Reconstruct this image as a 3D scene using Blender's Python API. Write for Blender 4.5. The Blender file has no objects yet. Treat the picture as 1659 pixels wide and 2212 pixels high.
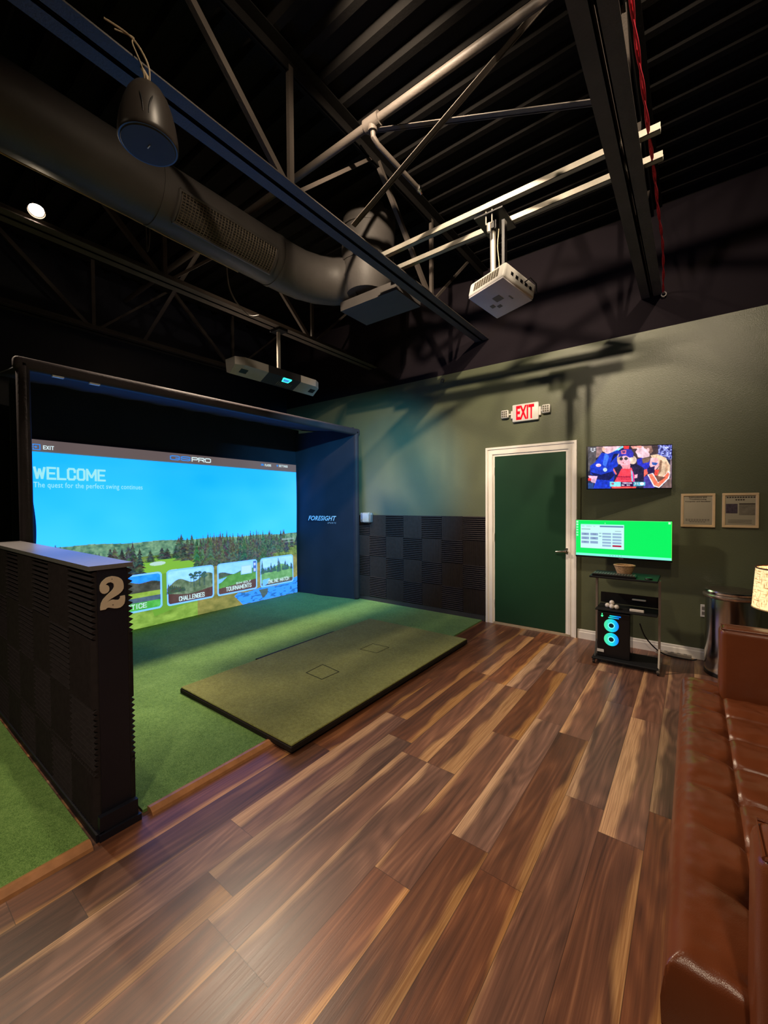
import bpy, math, random
import numpy as np
from mathutils import Vector, Matrix, noise as mnoise
random.seed(7)
SC = bpy.context.scene
COL = SC.collection
PI = math.pi

# ------------------------------------------------------------------ helpers
def lin(c):
    return tuple(((v/255.)/12.92 if v/255. <= .04045 else ((v/255.+.055)/1.055)**2.4) for v in c)

class MB:
    """collects vertices and faces, builds ONE mesh object"""
    def __init__(s): s.v = []; s.f = []; s.m = []; s.cur = 0
    def add(s, vs, fs):
        o = len(s.v); s.v += [tuple(p) for p in vs]
        for f in fs: s.f.append(tuple(i+o for i in f)); s.m.append(s.cur)
        return s
    def box(s, x0, x1, y0, y1, z0, z1, M=None):
        vs = [(x, y, z) for x in (x0, x1) for y in (y0, y1) for z in (z0, z1)]
        if M is not None: vs = [M @ Vector(p) for p in vs]
        return s.add(vs, [(0,1,3,2),(4,6,7,5),(0,4,5,1),(2,3,7,6),(0,2,6,4),(1,5,7,3)])
    def rbox(s, x0, x1, y0, y1, z0, z1, b=.01, seg=3, M=None):
        import bmesh
        bm = bmesh.new(); bmesh.ops.create_cube(bm, size=1)
        for v in bm.verts:
            v.co = Vector(((x0+x1)/2+v.co.x*(x1-x0), (y0+y1)/2+v.co.y*(y1-y0), (z0+z1)/2+v.co.z*(z1-z0)))
        bmesh.ops.bevel(bm, geom=bm.edges[:], offset=b, segments=seg, profile=.5, affect='EDGES')
        bm.verts.index_update()
        vs = [v.co.copy() for v in bm.verts]
        if M is not None: vs = [M @ p for p in vs]
        s.add(vs, [tuple(v.index for v in f.verts) for f in bm.faces]); bm.free(); return s
    def tube(s, pts, r, seg=8, caps=True, closed=False):
        pts = [Vector(p) for p in pts]; n = len(pts)
        rs = r if isinstance(r, (list, tuple)) else [r]*n
        rings = []; up = None
        for i, p in enumerate(pts):
            a = pts[max(i-1, 0)]; b = pts[min(i+1, n-1)]
            d = (b-a).normalized()
            if up is None:
                up = Vector((0, 0, 1)) if abs(d.z) < .9 else Vector((1, 0, 0))
            x = d.cross(up)
            if x.length < 1e-4: x = d.cross(Vector((1, .3, 0)))
            x.normalize(); y = x.cross(d).normalized(); up = y
            rings.append([p+rs[i]*(math.cos(2*PI*k/seg)*x+math.sin(2*PI*k/seg)*y) for k in range(seg)])
        vs = [q for R in rings for q in R]; fs = []
        for i in range(n-1):
            for k in range(seg):
                k2 = (k+1) % seg
                fs.append((i*seg+k, i*seg+k2, (i+1)*seg+k2, (i+1)*seg+k))
        if caps: fs.append(tuple(range(seg-1, -1, -1))); fs.append(tuple((n-1)*seg+k for k in range(seg)))
        return s.add(vs, fs)
    def bar(s, p0, p1, w, h, up=(0, 0, 1)):
        p0 = Vector(p0); p1 = Vector(p1); d = (p1-p0).normalized(); up = Vector(up)
        x = d.cross(up)
        if x.length < 1e-4: x = d.cross(Vector((0, 1, 0)))
        x.normalize(); y = x.cross(d)
        vs = []
        for p in (p0, p1):
            for a, b in ((-1, -1), (1, -1), (1, 1), (-1, 1)): vs.append(p+x*a*w/2+y*b*h/2)
        return s.add(vs, [(0,3,2,1),(4,5,6,7),(0,1,5,4),(1,2,6,5),(2,3,7,6),(3,0,4,7)])
    def lathe(s, prof, c, seg=32, cap=True, sx=1, sy=1):
        vs = []; fs = []; n = len(prof)
        for r, z in prof:
            for k in range(seg):
                a = 2*PI*k/seg; vs.append((c[0]+r*sx*math.cos(a), c[1]+r*sy*math.sin(a), c[2]+z))
        for i in range(n-1):
            for k in range(seg):
                k2 = (k+1) % seg; fs.append((i*seg+k, i*seg+k2, (i+1)*seg+k2, (i+1)*seg+k))
        if cap: fs.append(tuple(range(seg-1, -1, -1))); fs.append(tuple((n-1)*seg+k for k in range(seg)))
        return s.add(vs, fs)
    def ball(s, c, r, seg=16, sz=1.):
        n = seg//2
        prof = [(max(r*math.sin(PI*i/n), 1e-5), -r*sz*math.cos(PI*i/n)) for i in range(n+1)]
        return s.lathe(prof, c, seg, cap=False)
    def prism(s, poly, fn, t0, t1):
        """poly 2D, fn(a,b,t)->xyz; polygon face triangulated by blender ngon"""
        n = len(poly)
        vs = [fn(a, b, t0) for a, b in poly]+[fn(a, b, t1) for a, b in poly]
        fs = [tuple(range(n-1, -1, -1)), tuple(range(n, 2*n))]+[(i, (i+1) % n, n+(i+1) % n, n+i) for i in range(n)]
        return s.add(vs, fs)
    def grid(s, fn, nu, nv):
        vs = [fn(i/nu, j/nv) for i in range(nu+1) for j in range(nv+1)]
        fs = [(i*(nv+1)+j, (i+1)*(nv+1)+j, (i+1)*(nv+1)+j+1, i*(nv+1)+j+1) for i in range(nu) for j in range(nv)]
        return s.add(vs, fs)
    def build(s, name, mat, parent=None, smooth=False, fix=True, origin=None):
        me = bpy.data.meshes.new(name)
        if parent is not None: o3 = ORG[parent.name]
        elif origin is not None: o3 = Vector(origin)
        else:
            xs = [p[0] for p in s.v]; ys = [p[1] for p in s.v]; zs = [p[2] for p in s.v]
            o3 = Vector(((min(xs)+max(xs))/2, (min(ys)+max(ys))/2, min(zs)))
        me.from_pydata([Vector(p)-o3 for p in s.v], [], s.f)
        mats = mat if isinstance(mat, (list, tuple)) else [mat]
        for m in mats: me.materials.append(m)
        if len(mats) > 1: me.polygons.foreach_set('material_index', s.m)
        if fix:
            import bmesh
            bm = bmesh.new(); bm.from_mesh(me); bmesh.ops.recalc_face_normals(bm, faces=bm.faces[:]); bm.to_mesh(me); bm.free()
        if smooth:
            me.polygons.foreach_set('use_smooth', [True]*len(me.polygons))
            try: me.set_sharp_from_angle(angle=math.radians(smooth if smooth > 1 else 40))
            except Exception: pass
        me.update()
        o = bpy.data.objects.new(name, me); COL.objects.link(o)
        if parent is not None: o.parent = parent
        else: o.location = o3
        ORG[o.name] = o3.copy()
        return o
ORG = {}
def tag(o, label=None, cat=None, group=None, kind=None):
    if label: o['label'] = label
    if cat: o['category'] = cat
    if group: o['group'] = group
    if kind: o['kind'] = kind
    return o
def thing(name, label, cat, loc, group=None):
    o = bpy.data.objects.new(name, None); COL.objects.link(o); o.location = loc
    o.empty_display_size = .05
    ORG[o.name] = Vector(loc)
    return tag(o, label, cat, group)
def dup(o, loc, label, parent=None):
    c = o.copy(); COL.objects.link(c); c.location = loc; c.parent = parent
    if label: c['label'] = label
    for ch in list(o.children):
        d = ch.copy(); COL.objects.link(d); d.parent = c
    return c

# text turned into real geometry: box (w,h) placed with origin p (lower left), axes ax (right), ay (up)
def text(name, s, p, ax, ay, w, h, mat, parent, bold=.0, depth=.001, shear=0, space=1.):
    cu = bpy.data.curves.new(name, 'FONT'); cu.body = s; cu.offset = bold; cu.shear = shear; cu.space_character = space
    cu.resolution_u = 3
    t = bpy.data.objects.new(name, cu); COL.objects.link(t)
    dg = bpy.context.evaluated_depsgraph_get(); me = bpy.data.meshes.new_from_object(t.evaluated_get(dg))
    vs = [v.co.copy() for v in me.vertices]; fs = [tuple(q.vertices) for q in me.polygons]
    bpy.data.objects.remove(t); bpy.data.curves.remove(cu); bpy.data.meshes.remove(me)
    x0 = min(v.x for v in vs); x1 = max(v.x for v in vs); y0 = min(v.y for v in vs); y1 = max(v.y for v in vs)
    ax = Vector(ax); ay = Vector(ay); p = Vector(p); n = ax.cross(ay)
    mb = MB()
    mb.add([p+ax*((v.x-x0)/(x1-x0)*w)+ay*((v.y-y0)/(y1-y0)*h)+n*depth for v in vs], fs)
    return mb.build(name, mat, parent, fix=False)

# ------------------------------------------------------------------ materials
def N(nt, t, **k):
    n = nt.nodes.new(t)
    for a, b in k.items(): setattr(n, a, b)
    return n
def material(name, col, rough=.6, metal=0., var=.08, nscale=8., bump=0., bscale=60., emit=None, estr=0., spec=.5, trans=0., coat=0., sheen=0., ior=1.45):
    m = bpy.data.materials.new(name); m.use_nodes = True; nt = m.node_tree
    b = nt.nodes['Principled BSDF']
    tc = N(nt, 'ShaderNodeTexCoord'); no = N(nt, 'ShaderNodeTexNoise'); no.inputs['Scale'].default_value = nscale; no.inputs['Detail'].default_value = 3
    nt.links.new(tc.outputs['Object'], no.inputs['Vector'])
    rp = N(nt, 'ShaderNodeValToRGB'); c = col
    rp.color_ramp.elements[0].position = .3; rp.color_ramp.elements[1].position = .7
    rp.color_ramp.elements[0].color = (*[x*(1-var) for x in c], 1); rp.color_ramp.elements[1].color = (*[min(1, x*(1+var)) for x in c], 1)
    nt.links.new(no.outputs['Fac'], rp.inputs['Fac']); nt.links.new(rp.outputs['Color'], b.inputs['Base Color'])
    b.inputs['Roughness'].default_value = rough; b.inputs['Metallic'].default_value = metal
    b.inputs['Specular IOR Level'].default_value = spec; b.inputs['IOR'].default_value = ior
    b.inputs['Transmission Weight'].default_value = trans; b.inputs['Coat Weight'].default_value = coat
    b.inputs['Sheen Weight'].default_value = sheen
    if bump:
        n2 = N(nt, 'ShaderNodeTexNoise'); n2.inputs['Scale'].default_value = bscale; n2.inputs['Detail'].default_value = 2
        nt.links.new(tc.outputs['Object'], n2.inputs['Vector'])
        bp = N(nt, 'ShaderNodeBump'); bp.inputs['Strength'].default_value = bump; bp.inputs['Distance'].default_value = .01
        nt.links.new(n2.outputs['Fac'], bp.inputs['Height']); nt.links.new(bp.outputs['Normal'], b.inputs['Normal'])
    if emit: b.inputs['Emission Color'].default_value = (*emit, 1); b.inputs['Emission Strength'].default_value = estr
    return m
def cmat(name, strength, base=.02, rough=.4):
    """surface that shows the picture stored on the mesh, as light"""
    m = bpy.data.materials.new(name); m.use_nodes = True; nt = m.node_tree; b = nt.nodes['Principled BSDF']
    a = N(nt, 'ShaderNodeAttribute'); a.attribute_name = 'picture'
    nt.links.new(a.outputs['Color'], b.inputs['Emission Color']); b.inputs['Emission Strength'].default_value = strength
    b.inputs['Base Color'].default_value = (base, base, base, 1); b.inputs['Roughness'].default_value = rough
    return m

black_steel = material('black_painted_steel', lin((72, 65, 60)), .55, .0, .15, 6, .15, 90)
deck_mat = material('black_roof_deck', lin((17, 15, 14)), .8, 0, .2, 3, .1, 60, spec=.15)
duct_mat = material('black_duct', lin((74, 70, 68)), .55, 0, .12, 5, .1, 40)
dark_metal = material('dark_grille_metal', lin((112, 102, 90)), .45, .3, .1, 8)
white_plastic = material('white_plastic', lin((225, 222, 215)), .4, 0, .03, 10)
grey_plastic = material('grey_plastic', lin((120, 116, 110)), .5, 0, .05, 10)
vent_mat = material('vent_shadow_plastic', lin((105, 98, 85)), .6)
black_plastic = material('black_plastic', lin((22, 22, 24)), .35, 0, .1, 10)
galv = material('galvanised_strut', lin((150, 145, 135)), .45, .5, .12, 12)
pole_metal = material('aluminium_pole', lin((205, 200, 190)), .35, .6, .05, 12)
chrome = material('polished_steel', (.75, .74, .72), .18, 1., .03, 5)
door_green = material('door_green_paint', lin((27, 62, 40)), .38, 0, .05, 4, .08, 200)
white_trim = material('white_trim_paint', lin((246, 240, 230)), .4, 0, .04, 6)
beige_strip = material('threshold_wood', lin((178, 160, 130)), .5, 0, .1, 12)
foam_mat = material('charcoal_foam', lin((56, 51, 52)), .95, 0, .12, 30, .4, 400, spec=.1)
black_paint = material('matte_black_paint', lin((30, 32, 44)), .45, 0, .12, 5, .1, 100)
cap_mat = material('grey_black_cap', lin((124, 122, 124)), .33, 0, .08, 60, .05, 400)
fabric_mat = material('black_stretch_fabric', lin((42, 46, 58)), .85, 0, .12, 3, .12, 300, spec=.2, sheen=.15)
pad_mat = material('black_padding', lin((58, 49, 54)), .7, 0, .12, 6, .2, 60)
cream = material('cream_wood_cutout', lin((248, 230, 202)), .6, 0, .04, 20, .1, 200)
hole_mat = material('dark_screw_hole', lin((120, 100, 80)), .6)
leather = None
dark_wood = material('black_wood', lin((28, 26, 26)), .4)
wicker = None
white_print = material('white_lettering', lin((245, 248, 250)), .5, 0, .02, emit=None)
turf_line = material('dark_seam', lin((58, 62, 30)), .9)
rubber = material('black_rubber', lin((38, 30, 26)), .8, 0, .15, 15, .3, 80)

def wood_floor():
    m = bpy.data.materials.new('walnut_plank_floor'); m.use_nodes = True; nt = m.node_tree; b = nt.nodes['Principled BSDF']; L = nt.links.new
    g = N(nt, 'ShaderNodeNewGeometry'); sp = N(nt, 'ShaderNodeSeparateXYZ'); L(g.outputs['Position'], sp.inputs[0])
    def M(op, a, b_=None, c=None):
        n = N(nt, 'ShaderNodeMath'); n.operation = op
        for i, x in enumerate((a, b_, c)):
            if x is None: continue
            if isinstance(x, (int, float)): n.inputs[i].default_value = x
            else: L(x, n.inputs[i])
        return n.outputs[0]
    W = .173; Ln = 1.22
    u = M('DIVIDE', M('ADD', sp.outputs[0], .155+W*60), W); iu = M('FLOOR', u); fu = M('SUBTRACT', u, iu)
    wn = N(nt, 'ShaderNodeTexWhiteNoise', noise_dimensions='1D'); L(M('ADD', iu, 3.3), wn.inputs['W'])
    v = M('DIVIDE', M('ADD', sp.outputs[1], M('ADD', M('MULTIPLY', wn.outputs['Value'], Ln), Ln*20)), Ln); iv = M('FLOOR', v); fv = M('SUBTRACT', v, iv)
    cid = N(nt, 'ShaderNodeCombineXYZ'); L(iu, cid.inputs[0]); L(iv, cid.inputs[1])
    w2 = N(nt, 'ShaderNodeTexWhiteNoise', noise_dimensions='3D'); L(cid.outputs[0], w2.inputs['Vector'])
    sid = N(nt, 'ShaderNodeSeparateColor'); L(w2.outputs['Color'], sid.inputs[0])
    # grain coordinates, moved per plank
    gc = N(nt, 'ShaderNodeCombineXYZ'); L(M('ADD', M('MULTIPLY', fu, W), M('MULTIPLY', sid.outputs[0], 17)), gc.inputs[0])
    L(M('ADD', M('MULTIPLY', fv, Ln), M('MULTIPLY', sid.outputs[1], 11)), gc.inputs[1]); L(M('MULTIPLY', sid.outputs[2], 5), gc.inputs[2])
    def noise(sx, sy, det=4, dist=0.):
        mp = N(nt, 'ShaderNodeMapping'); mp.inputs['Scale'].default_value = (sx, sy, 1); L(gc.outputs[0], mp.inputs[0])
        n = N(nt, 'ShaderNodeTexNoise'); n.inputs['Scale'].default_value = 1; n.inputs['Detail'].default_value = det; n.inputs['Distortion'].default_value = dist; L(mp.outputs[0], n.inputs['Vector']); return n.outputs['Fac']
    fine = noise(230, 4, 3, .4); mid = noise(26, 1.6, 3, .6); broad = noise(7, .9, 2, .4)
    # cathedral figure : wave rings warped by noise
    fig = M('MULTIPLY', M('ADD', M('SINE', M('MULTIPLY', noise(6.5, .75, 1, .2), 75)), 1.), .5)
    tone = M('ADD', M('ADD', M('MULTIPLY', fine, .20), M('MULTIPLY', mid, .40)), M('ADD', M('MULTIPLY', broad, .30), M('MULTIPLY', fig, .09)))
    rp = N(nt, 'ShaderNodeValToRGB'); e = rp.color_ramp.elements
    e[0].position = .34; e[0].color = (*lin((84, 56, 46)), 1); e[1].position = .74; e[1].color = (*lin((186, 132, 100)), 1)
    x = e.new(.55); x.color = (*lin((130, 87, 68)), 1)
    L(tone, rp.inputs[0])
    # sapwood streak near one long edge of most planks
    edge = M('ABSOLUTE', M('SUBTRACT', fu, M('GREATER_THAN', sid.outputs[0], .45)))   # 0 at chosen edge
    wob = noise(.0, 1.7, 2)
    width = M('MULTIPLY', M('MAXIMUM', M('SUBTRACT', M('ADD', wob, M('MULTIPLY', sid.outputs[2], .5)), .50), 0.), 1.0)
    mask = M('SMOOTH_MIN', M('MAXIMUM', M('MULTIPLY', M('SUBTRACT', M('ADD', width, M('MULTIPLY', mid, .06)), edge), 7), 0.), 1., .2)
    mask = M('MINIMUM', M('MAXIMUM', mask, 0.), 1.)
    sap = N(nt, 'ShaderNodeMix', data_type='RGBA'); L(M('MULTIPLY', mask, .72), sap.inputs['Factor']); L(rp.outputs[0], sap.inputs[6])
    rs = N(nt, 'ShaderNodeValToRGB'); rs.color_ramp.elements[0].color = (*lin((180, 130, 86)), 1); rs.color_ramp.elements[1].color = (*lin((232, 182, 128)), 1)
    rs.color_ramp.elements[0].position = .35; rs.color_ramp.elements[1].position = .65; L(fine, rs.inputs[0]); L(rs.outputs[0], sap.inputs[7])
    # plank to plank brightness
    hv = N(nt, 'ShaderNodeHueSaturation'); L(sap.outputs[2], hv.inputs['Color']); L(M('ADD', M('MULTIPLY', sid.outputs[1], .6), .62), hv.inputs['Value'])
    L(M('ADD', M('MULTIPLY', sid.outputs[0], .3), .85), hv.inputs['Saturation'])
    # joints
    du = M('MULTIPLY', M('MINIMUM', fu, M('SUBTRACT', 1., fu)), W); dv = M('MULTIPLY', M('MINIMUM', fv, M('SUBTRACT', 1., fv)), Ln)
    gap = M('LESS_THAN', M('MINIMUM', du, dv), .0012)
    mx = N(nt, 'ShaderNodeMix', data_type='RGBA'); L(M('MULTIPLY', gap, .6), mx.inputs['Factor']); L(hv.outputs[0], mx.inputs[6]); mx.inputs[7].default_value = (*lin((35, 22, 18)), 1)
    L(mx.outputs[2], b.inputs['Base Color'])
    L(M('ADD', M('MULTIPLY', fine, .12), .31), b.inputs['Roughness']); b.inputs['Specular IOR Level'].default_value = .5
    bp = N(nt, 'ShaderNodeBump'); bp.inputs['Strength'].default_value = .12; bp.inputs['Distance'].default_value = .002
    L(M('SUBTRACT', fine, M('MULTIPLY', gap, 1.)), bp.inputs['Height']); L(bp.outputs[0], b.inputs['Normal'])
    return m
def turf(name, c0, c1, c2, sc=260):
    m = bpy.data.materials.new(name); m.use_nodes = True; nt = m.node_tree; b = nt.nodes['Principled BSDF']; L = nt.links.new
    tc = N(nt, 'ShaderNodeNewGeometry')
    n1 = N(nt, 'ShaderNodeTexNoise'); n1.inputs['Scale'].default_value = sc; n1.inputs['Detail'].default_value = 2; L(tc.outputs['Position'], n1.inputs['Vector'])
    n2 = N(nt, 'ShaderNodeTexNoise'); n2.inputs['Scale'].default_value = 5; n2.inputs['Detail'].default_value = 4; L(tc.outputs['Position'], n2.inputs['Vector'])
    n3 = N(nt, 'ShaderNodeTexNoise'); n3.inputs['Scale'].default_value = 45; n3.inputs['Detail'].default_value = 3; L(tc.outputs['Position'], n3.inputs['Vector'])
    a = N(nt, 'ShaderNodeMath', operation='MULTIPLY_ADD'); L(n1.outputs['Fac'], a.inputs[0]); a.inputs[1].default_value = .75; 
    q = N(nt, 'ShaderNodeMath', operation='MULTIPLY_ADD'); L(n2.outputs['Fac'], q.inputs[0]); q.inputs[1].default_value = .15; 
    q2 = N(nt, 'ShaderNodeMath', operation='MULTIPLY'); L(n3.outputs['Fac'], q2.inputs[0]); q2.inputs[1].default_value = .22; L(q2.outputs[0], q.inputs[2]); L(q.outputs[0], a.inputs[2])
    rp = N(nt, 'ShaderNodeValToRGB'); e = rp.color_ramp.elements; e[0].position = .38; e[0].color = (*lin(c0), 1); e[1].position = .75; e[1].color = (*lin(c2), 1); x = e.new(.55); x.color = (*lin(c1), 1)
    L(a.outputs[0], rp.inputs[0]); L(rp.outputs[0], b.inputs['Base Color']); b.inputs['Roughness'].default_value = .9; b.inputs['Specular IOR Level'].default_value = .2
    b.inputs['Sheen Weight'].default_value = .1
    bp = N(nt, 'ShaderNodeBump'); bp.inputs['Strength'].default_value = .7; bp.inputs['Distance'].default_value = .006; L(a.outputs[0], bp.inputs['Height']); L(bp.outputs[0], b.inputs['Normal'])
    return m
def two_tone_wall():
    m = bpy.data.materials.new('green_and_black_wall_paint'); m.use_nodes = True; nt = m.node_tree; b = nt.nodes['Principled BSDF']; L = nt.links.new
    g = N(nt, 'ShaderNodeNewGeometry'); sp = N(nt, 'ShaderNodeSeparateXYZ'); L(g.outputs['Position'], sp.inputs[0])
    gt = N(nt, 'ShaderNodeMath', operation='GREATER_THAN'); L(sp.outputs[2], gt.inputs[0]); gt.inputs[1].default_value = 3.14
    mx = N(nt, 'ShaderNodeMix', data_type='RGBA'); L(gt.outputs[0], mx.inputs['Factor'])
    n = N(nt, 'ShaderNodeTexNoise'); n.inputs['Scale'].default_value = 3; L(g.outputs['Position'], n.inputs['Vector'])
    rp = N(nt, 'ShaderNodeValToRGB'); rp.color_ramp.elements[0].color = (*lin((88, 93, 70)), 1); rp.color_ramp.elements[1].color = (*lin((98, 104, 78)), 1); L(n.outputs['Fac'], rp.inputs[0])
    L(rp.outputs[0], mx.inputs[6]); mx.inputs[7].default_value = (*lin((34, 29, 34)), 1); L(mx.outputs[2], b.inputs['Base Color'])
    
    for sock, v0, v1 in (('Roughness', .38, .9), ('Specular IOR Level', .5, .08)):
        mr = N(nt, 'ShaderNodeMapRange'); mr.inputs[3].default_value = v0; mr.inputs[4].default_value = v1; L(gt.outputs[0], mr.inputs[0]); L(mr.outputs[0], b.inputs[sock])
    n2 = N(nt, 'ShaderNodeTexNoise'); n2.inputs['Scale'].default_value = 130; n2.inputs['Detail'].default_value = 3; L(g.outputs['Position'], n2.inputs['Vector'])
    bp = N(nt, 'ShaderNodeBump'); bp.inputs['Strength'].default_value = .35; bp.inputs['Distance'].default_value = .004; L(n2.outputs['Fac'], bp.inputs['Height']); L(bp.outputs[0], b.inputs['Normal'])
    return m
def leather_mat():
    m = material('brown_leather', lin((110, 58, 33)), .27, 0, .12, 4, .0)
    nt = m.node_tree; b = nt.nodes['Principled BSDF']; L = nt.links.new
    tc = N(nt, 'ShaderNodeTexCoord'); vo = N(nt, 'ShaderNodeTexVoronoi'); vo.inputs['Scale'].default_value = 420; L(tc.outputs['Object'], vo.inputs['Vector'])
    n = N(nt, 'ShaderNodeTexNoise'); n.inputs['Scale'].default_value = 14; L(tc.outputs['Object'], n.inputs['Vector'])
    a = N(nt, 'ShaderNodeMath', operation='MULTIPLY_ADD'); L(vo.outputs['Distance'], a.inputs[0]); a.inputs[1].default_value = .12; L(n.outputs['Fac'], a.inputs[2])
    bp = N(nt, 'ShaderNodeBump'); bp.inputs['Strength'].default_value = .25; bp.inputs['Distance'].default_value = .006; L(a.outputs[0], bp.inputs['Height']); L(bp.outputs[0], b.inputs['Normal'])
    return m
leather = leather_mat()
def weave_mat(name, c0, c1, s, emit=0.):
    m = bpy.data.materials.new(name); m.use_nodes = True; nt = m.node_tree; b = nt.nodes['Principled BSDF']; L = nt.links.new
    tc = N(nt, 'ShaderNodeTexCoord')
    outs = []
    for sc in ((s, s, s*9), (s*9, s*9, s)):
        mp = N(nt, 'ShaderNodeMapping'); mp.inputs['Scale'].default_value = sc; L(tc.outputs['Object'], mp.inputs[0])
        n = N(nt, 'ShaderNodeTexNoise'); n.inputs['Scale'].default_value = 1; n.inputs['Detail'].default_value = 2; L(mp.outputs[0], n.inputs['Vector']); outs.append(n.outputs['Fac'])
    mn = N(nt, 'ShaderNodeMath', operation='MINIMUM'); L(outs[0], mn.inputs[0]); L(outs[1], mn.inputs[1])
    rp = N(nt, 'ShaderNodeValToRGB'); rp.color_ramp.elements[0].position = .33; rp.color_ramp.elements[0].color = (*c0, 1); rp.color_ramp.elements[1].position = .45; rp.color_ramp.elements[1].color = (*c1, 1)
    L(mn.outputs[0], rp.inputs[0]); L(rp.outputs[0], b.inputs['Base Color']); b.inputs['Roughness'].default_value = .8
    if emit: L(rp.outputs[0], b.inputs['Emission Color']); b.inputs['Emission Strength'].default_value = emit
    return m
wicker = weave_mat('wicker', lin((110, 75, 48)), lin((205, 165, 120)), 40)

FLOOR = wood_floor()
TURF = turf('green_putting_turf', (74, 108, 50), (112, 154, 76), (150, 186, 108))
MATTURF = turf('olive_hitting_turf', (98, 100, 46), (140, 143, 76), (178, 182, 112), 330)
WALL = two_tone_wall()
green_emit = material('green_glow', (0, 0, 0), .5, emit=lin((70, 255, 150)), estr=1.6)

# ------------------------------------------------------------------ the setting
YW = 4.79; XL = -5.75; XR = 1.7; YB = -3.6; ZD = 4.3
def struct(name, mb, m, label=None): o = mb.build(name, m); o['kind'] = 'structure'; return o
struct('floor', MB().box(XL-.1, XR+.1, YB-.1, YW+.12, -.12, 0), FLOOR)
struct('wall_front', MB().box(XL-.1, XR+.1, YW, YW+.12, 0, ZD+.1), WALL)
struct('wall_left', MB().box(XL-.12, XL, YB, YW, 0, ZD+.1), black_paint)
struct('wall_right', MB().box(XR, XR+.12, YB, YW, 0, ZD+.1), WALL)
struct('wall_back', MB().box(XL, XR, YB-.12, YB, 0, ZD+.1), black_paint)
d = MB(); y = YB; prof = []
while y < YW:
    prof += [(y, ZD), (y+.045, ZD), (y+.07, ZD+.045), (y+.175, ZD+.045)]; y += .2
prof = [(min(a, YW), b) for a, b in prof]+[(YW, ZD)]
d.prism(prof+[(YW, ZD+.1), (YB, ZD+.1)], lambda a, b, t: (t, a, b), XL, XR)
struct('ceiling', d, deck_mat)
# turf of the two bays, cut at the divider
tag(MB().box(XL, -2.085, .84, YW-.02, 0, .014).build('putting_turf', TURF), 'green artificial turf filling the bay in front of the lit screen', 'turf')
tag(MB().box(XL, -2.085, YB, .625, 0, .014).build('putting_turf', TURF), 'green artificial turf left of the dark numbered divider', 'turf')
# reducer strips at the turf edge
def reducer(name, y0, y1):
    p = [(-2.09, 0), (-2.09, .02), (-2.075, .026), (-2.06, .026), (-2.035, .012), (-2.028, 0)]
    return struct(name, MB().prism(p, lambda a, b, t: (a, t, b), y0, y1), material('reducer_wood', lin((192, 134, 90)), .25, 0, .15, 20, coat=.4))
reducer('trim_1', YB, .62); reducer('trim_2', .86, 1.6)
# baseboards
bb = [(0, 0), (.016, 0), (.016, .07), (.011, .078), (.011, .094), (.006, .1), (0, .1)]
struct('baseboard_front', MB().prism(bb, lambda a, b, t: (t, YW-a, b), -.99, XR), white_trim)
struct('baseboard_bay', MB().box(-5.1, -2.05, YW-.02, YW, .0, .075), material('black_base', lin((60, 56, 60)), .35))
# door
df = MB()
def casing(mb, x0, x1, z0, z1):
    mb.box(x0, x1, YW-.02, YW, z0, z1)
def mitre(mb, y0, y1, a, b):
    # a..b = offset band measured inwards from the outer frame edge
    x0, x1, zt = -2.03, -1.0, 2.135
    mb.prism([(x0+a, 0), (x0+b, 0), (x0+b, zt-b), (x0+a, zt-a)], lambda p, q, t: (p, t, q), y0, y1)
    mb.prism([(x1-b, 0), (x1-a, 0), (x1-a, zt-a), (x1-b, zt-b)], lambda p, q, t: (p, t, q), y0, y1)
    mb.prism([(x0+a, zt-a), (x0+b, zt-b), (x1-b, zt-b), (x1-a, zt-a)], lambda p, q, t: (p, t, q), y0, y1)
mitre(df, YW-.03, YW, 0, .025); mitre(df, YW-.02, YW, .025, .06); mitre(df, YW-.024, YW, .06, .085); mitre(df, YW-.012, YW+.02, .085, .11)
dr = tag(bpy.data.objects.new('door_1', None), kind='structure'); COL.objects.link(dr); dr.location = (-1.49, YW, 0); ORG['door_1'] = Vector((-1.49, YW, 0))
df.build('door_frame', white_trim, dr)
MB().rbox(-1.92, -1.07, YW-.011, YW+.018, .028, 2.024, .003, 1).build('door_panel', door_green, dr)
MB().box(-1.93, -1.06, YW-.03, YW, 0, .022).build('threshold', beige_strip, dr)
h = MB(); h.tube([(-1.095, YW-.01, .935), (-1.095, YW-.02, .935)], .032, 24); h.tube([(-1.095, YW-.02, .935), (-1.095, YW-.055, .935)], .012, 12)
h.tube([(-1.095, YW-.055, .935), (-1.13, YW-.058, .933), (-1.17, YW-.056, .928), (-1.205, YW-.052, .924)], [.012, .011, .009, .008], 10)
h.build('door_handle', chrome, dr, smooth=True)
h = MB()
for z in (.25, 1.05, 1.85): h.tube([(-1.925, YW-.016, z-.045), (-1.925, YW-.016, z+.045)], .006, 8)
h.build('hinge', white_trim, dr)

# ------------------------------------------------------------------ foam tiles
TS = .305
def tile_mesh(horizontal):
    mb = MB(); n = 12; p = TS/n; dp = .026; bs = .006
    poly = [(0, 0), (TS, 0)]
    top = []
    for i in range(n): top += [(TS-i*p, bs), (TS-(i+.5)*p, dp)]
    top.append((0, bs)); poly += top
    if horizontal: mb.prism(poly, lambda a, b, t: (t, -b, a), 0, TS)
    else: mb.prism(poly, lambda a, b, t: (a, -b, t), 0, TS)
    return mb
tm = {}
def foam_tile(parent, x, y, z, hor, flip=False):
    if hor not in tm:
        mb = tile_mesh(hor); o = mb.build('foam_tile', foam_mat, origin=(0, 0, 0)); tm[hor] = o.data; 
    else: o = bpy.data.objects.new('foam_tile', tm[hor]); COL.objects.link(o)
    o.parent = parent; o.location = Vector((x, y, z))-ORG[parent.name]
    if flip: o.rotation_euler.z = PI
    return o
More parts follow.
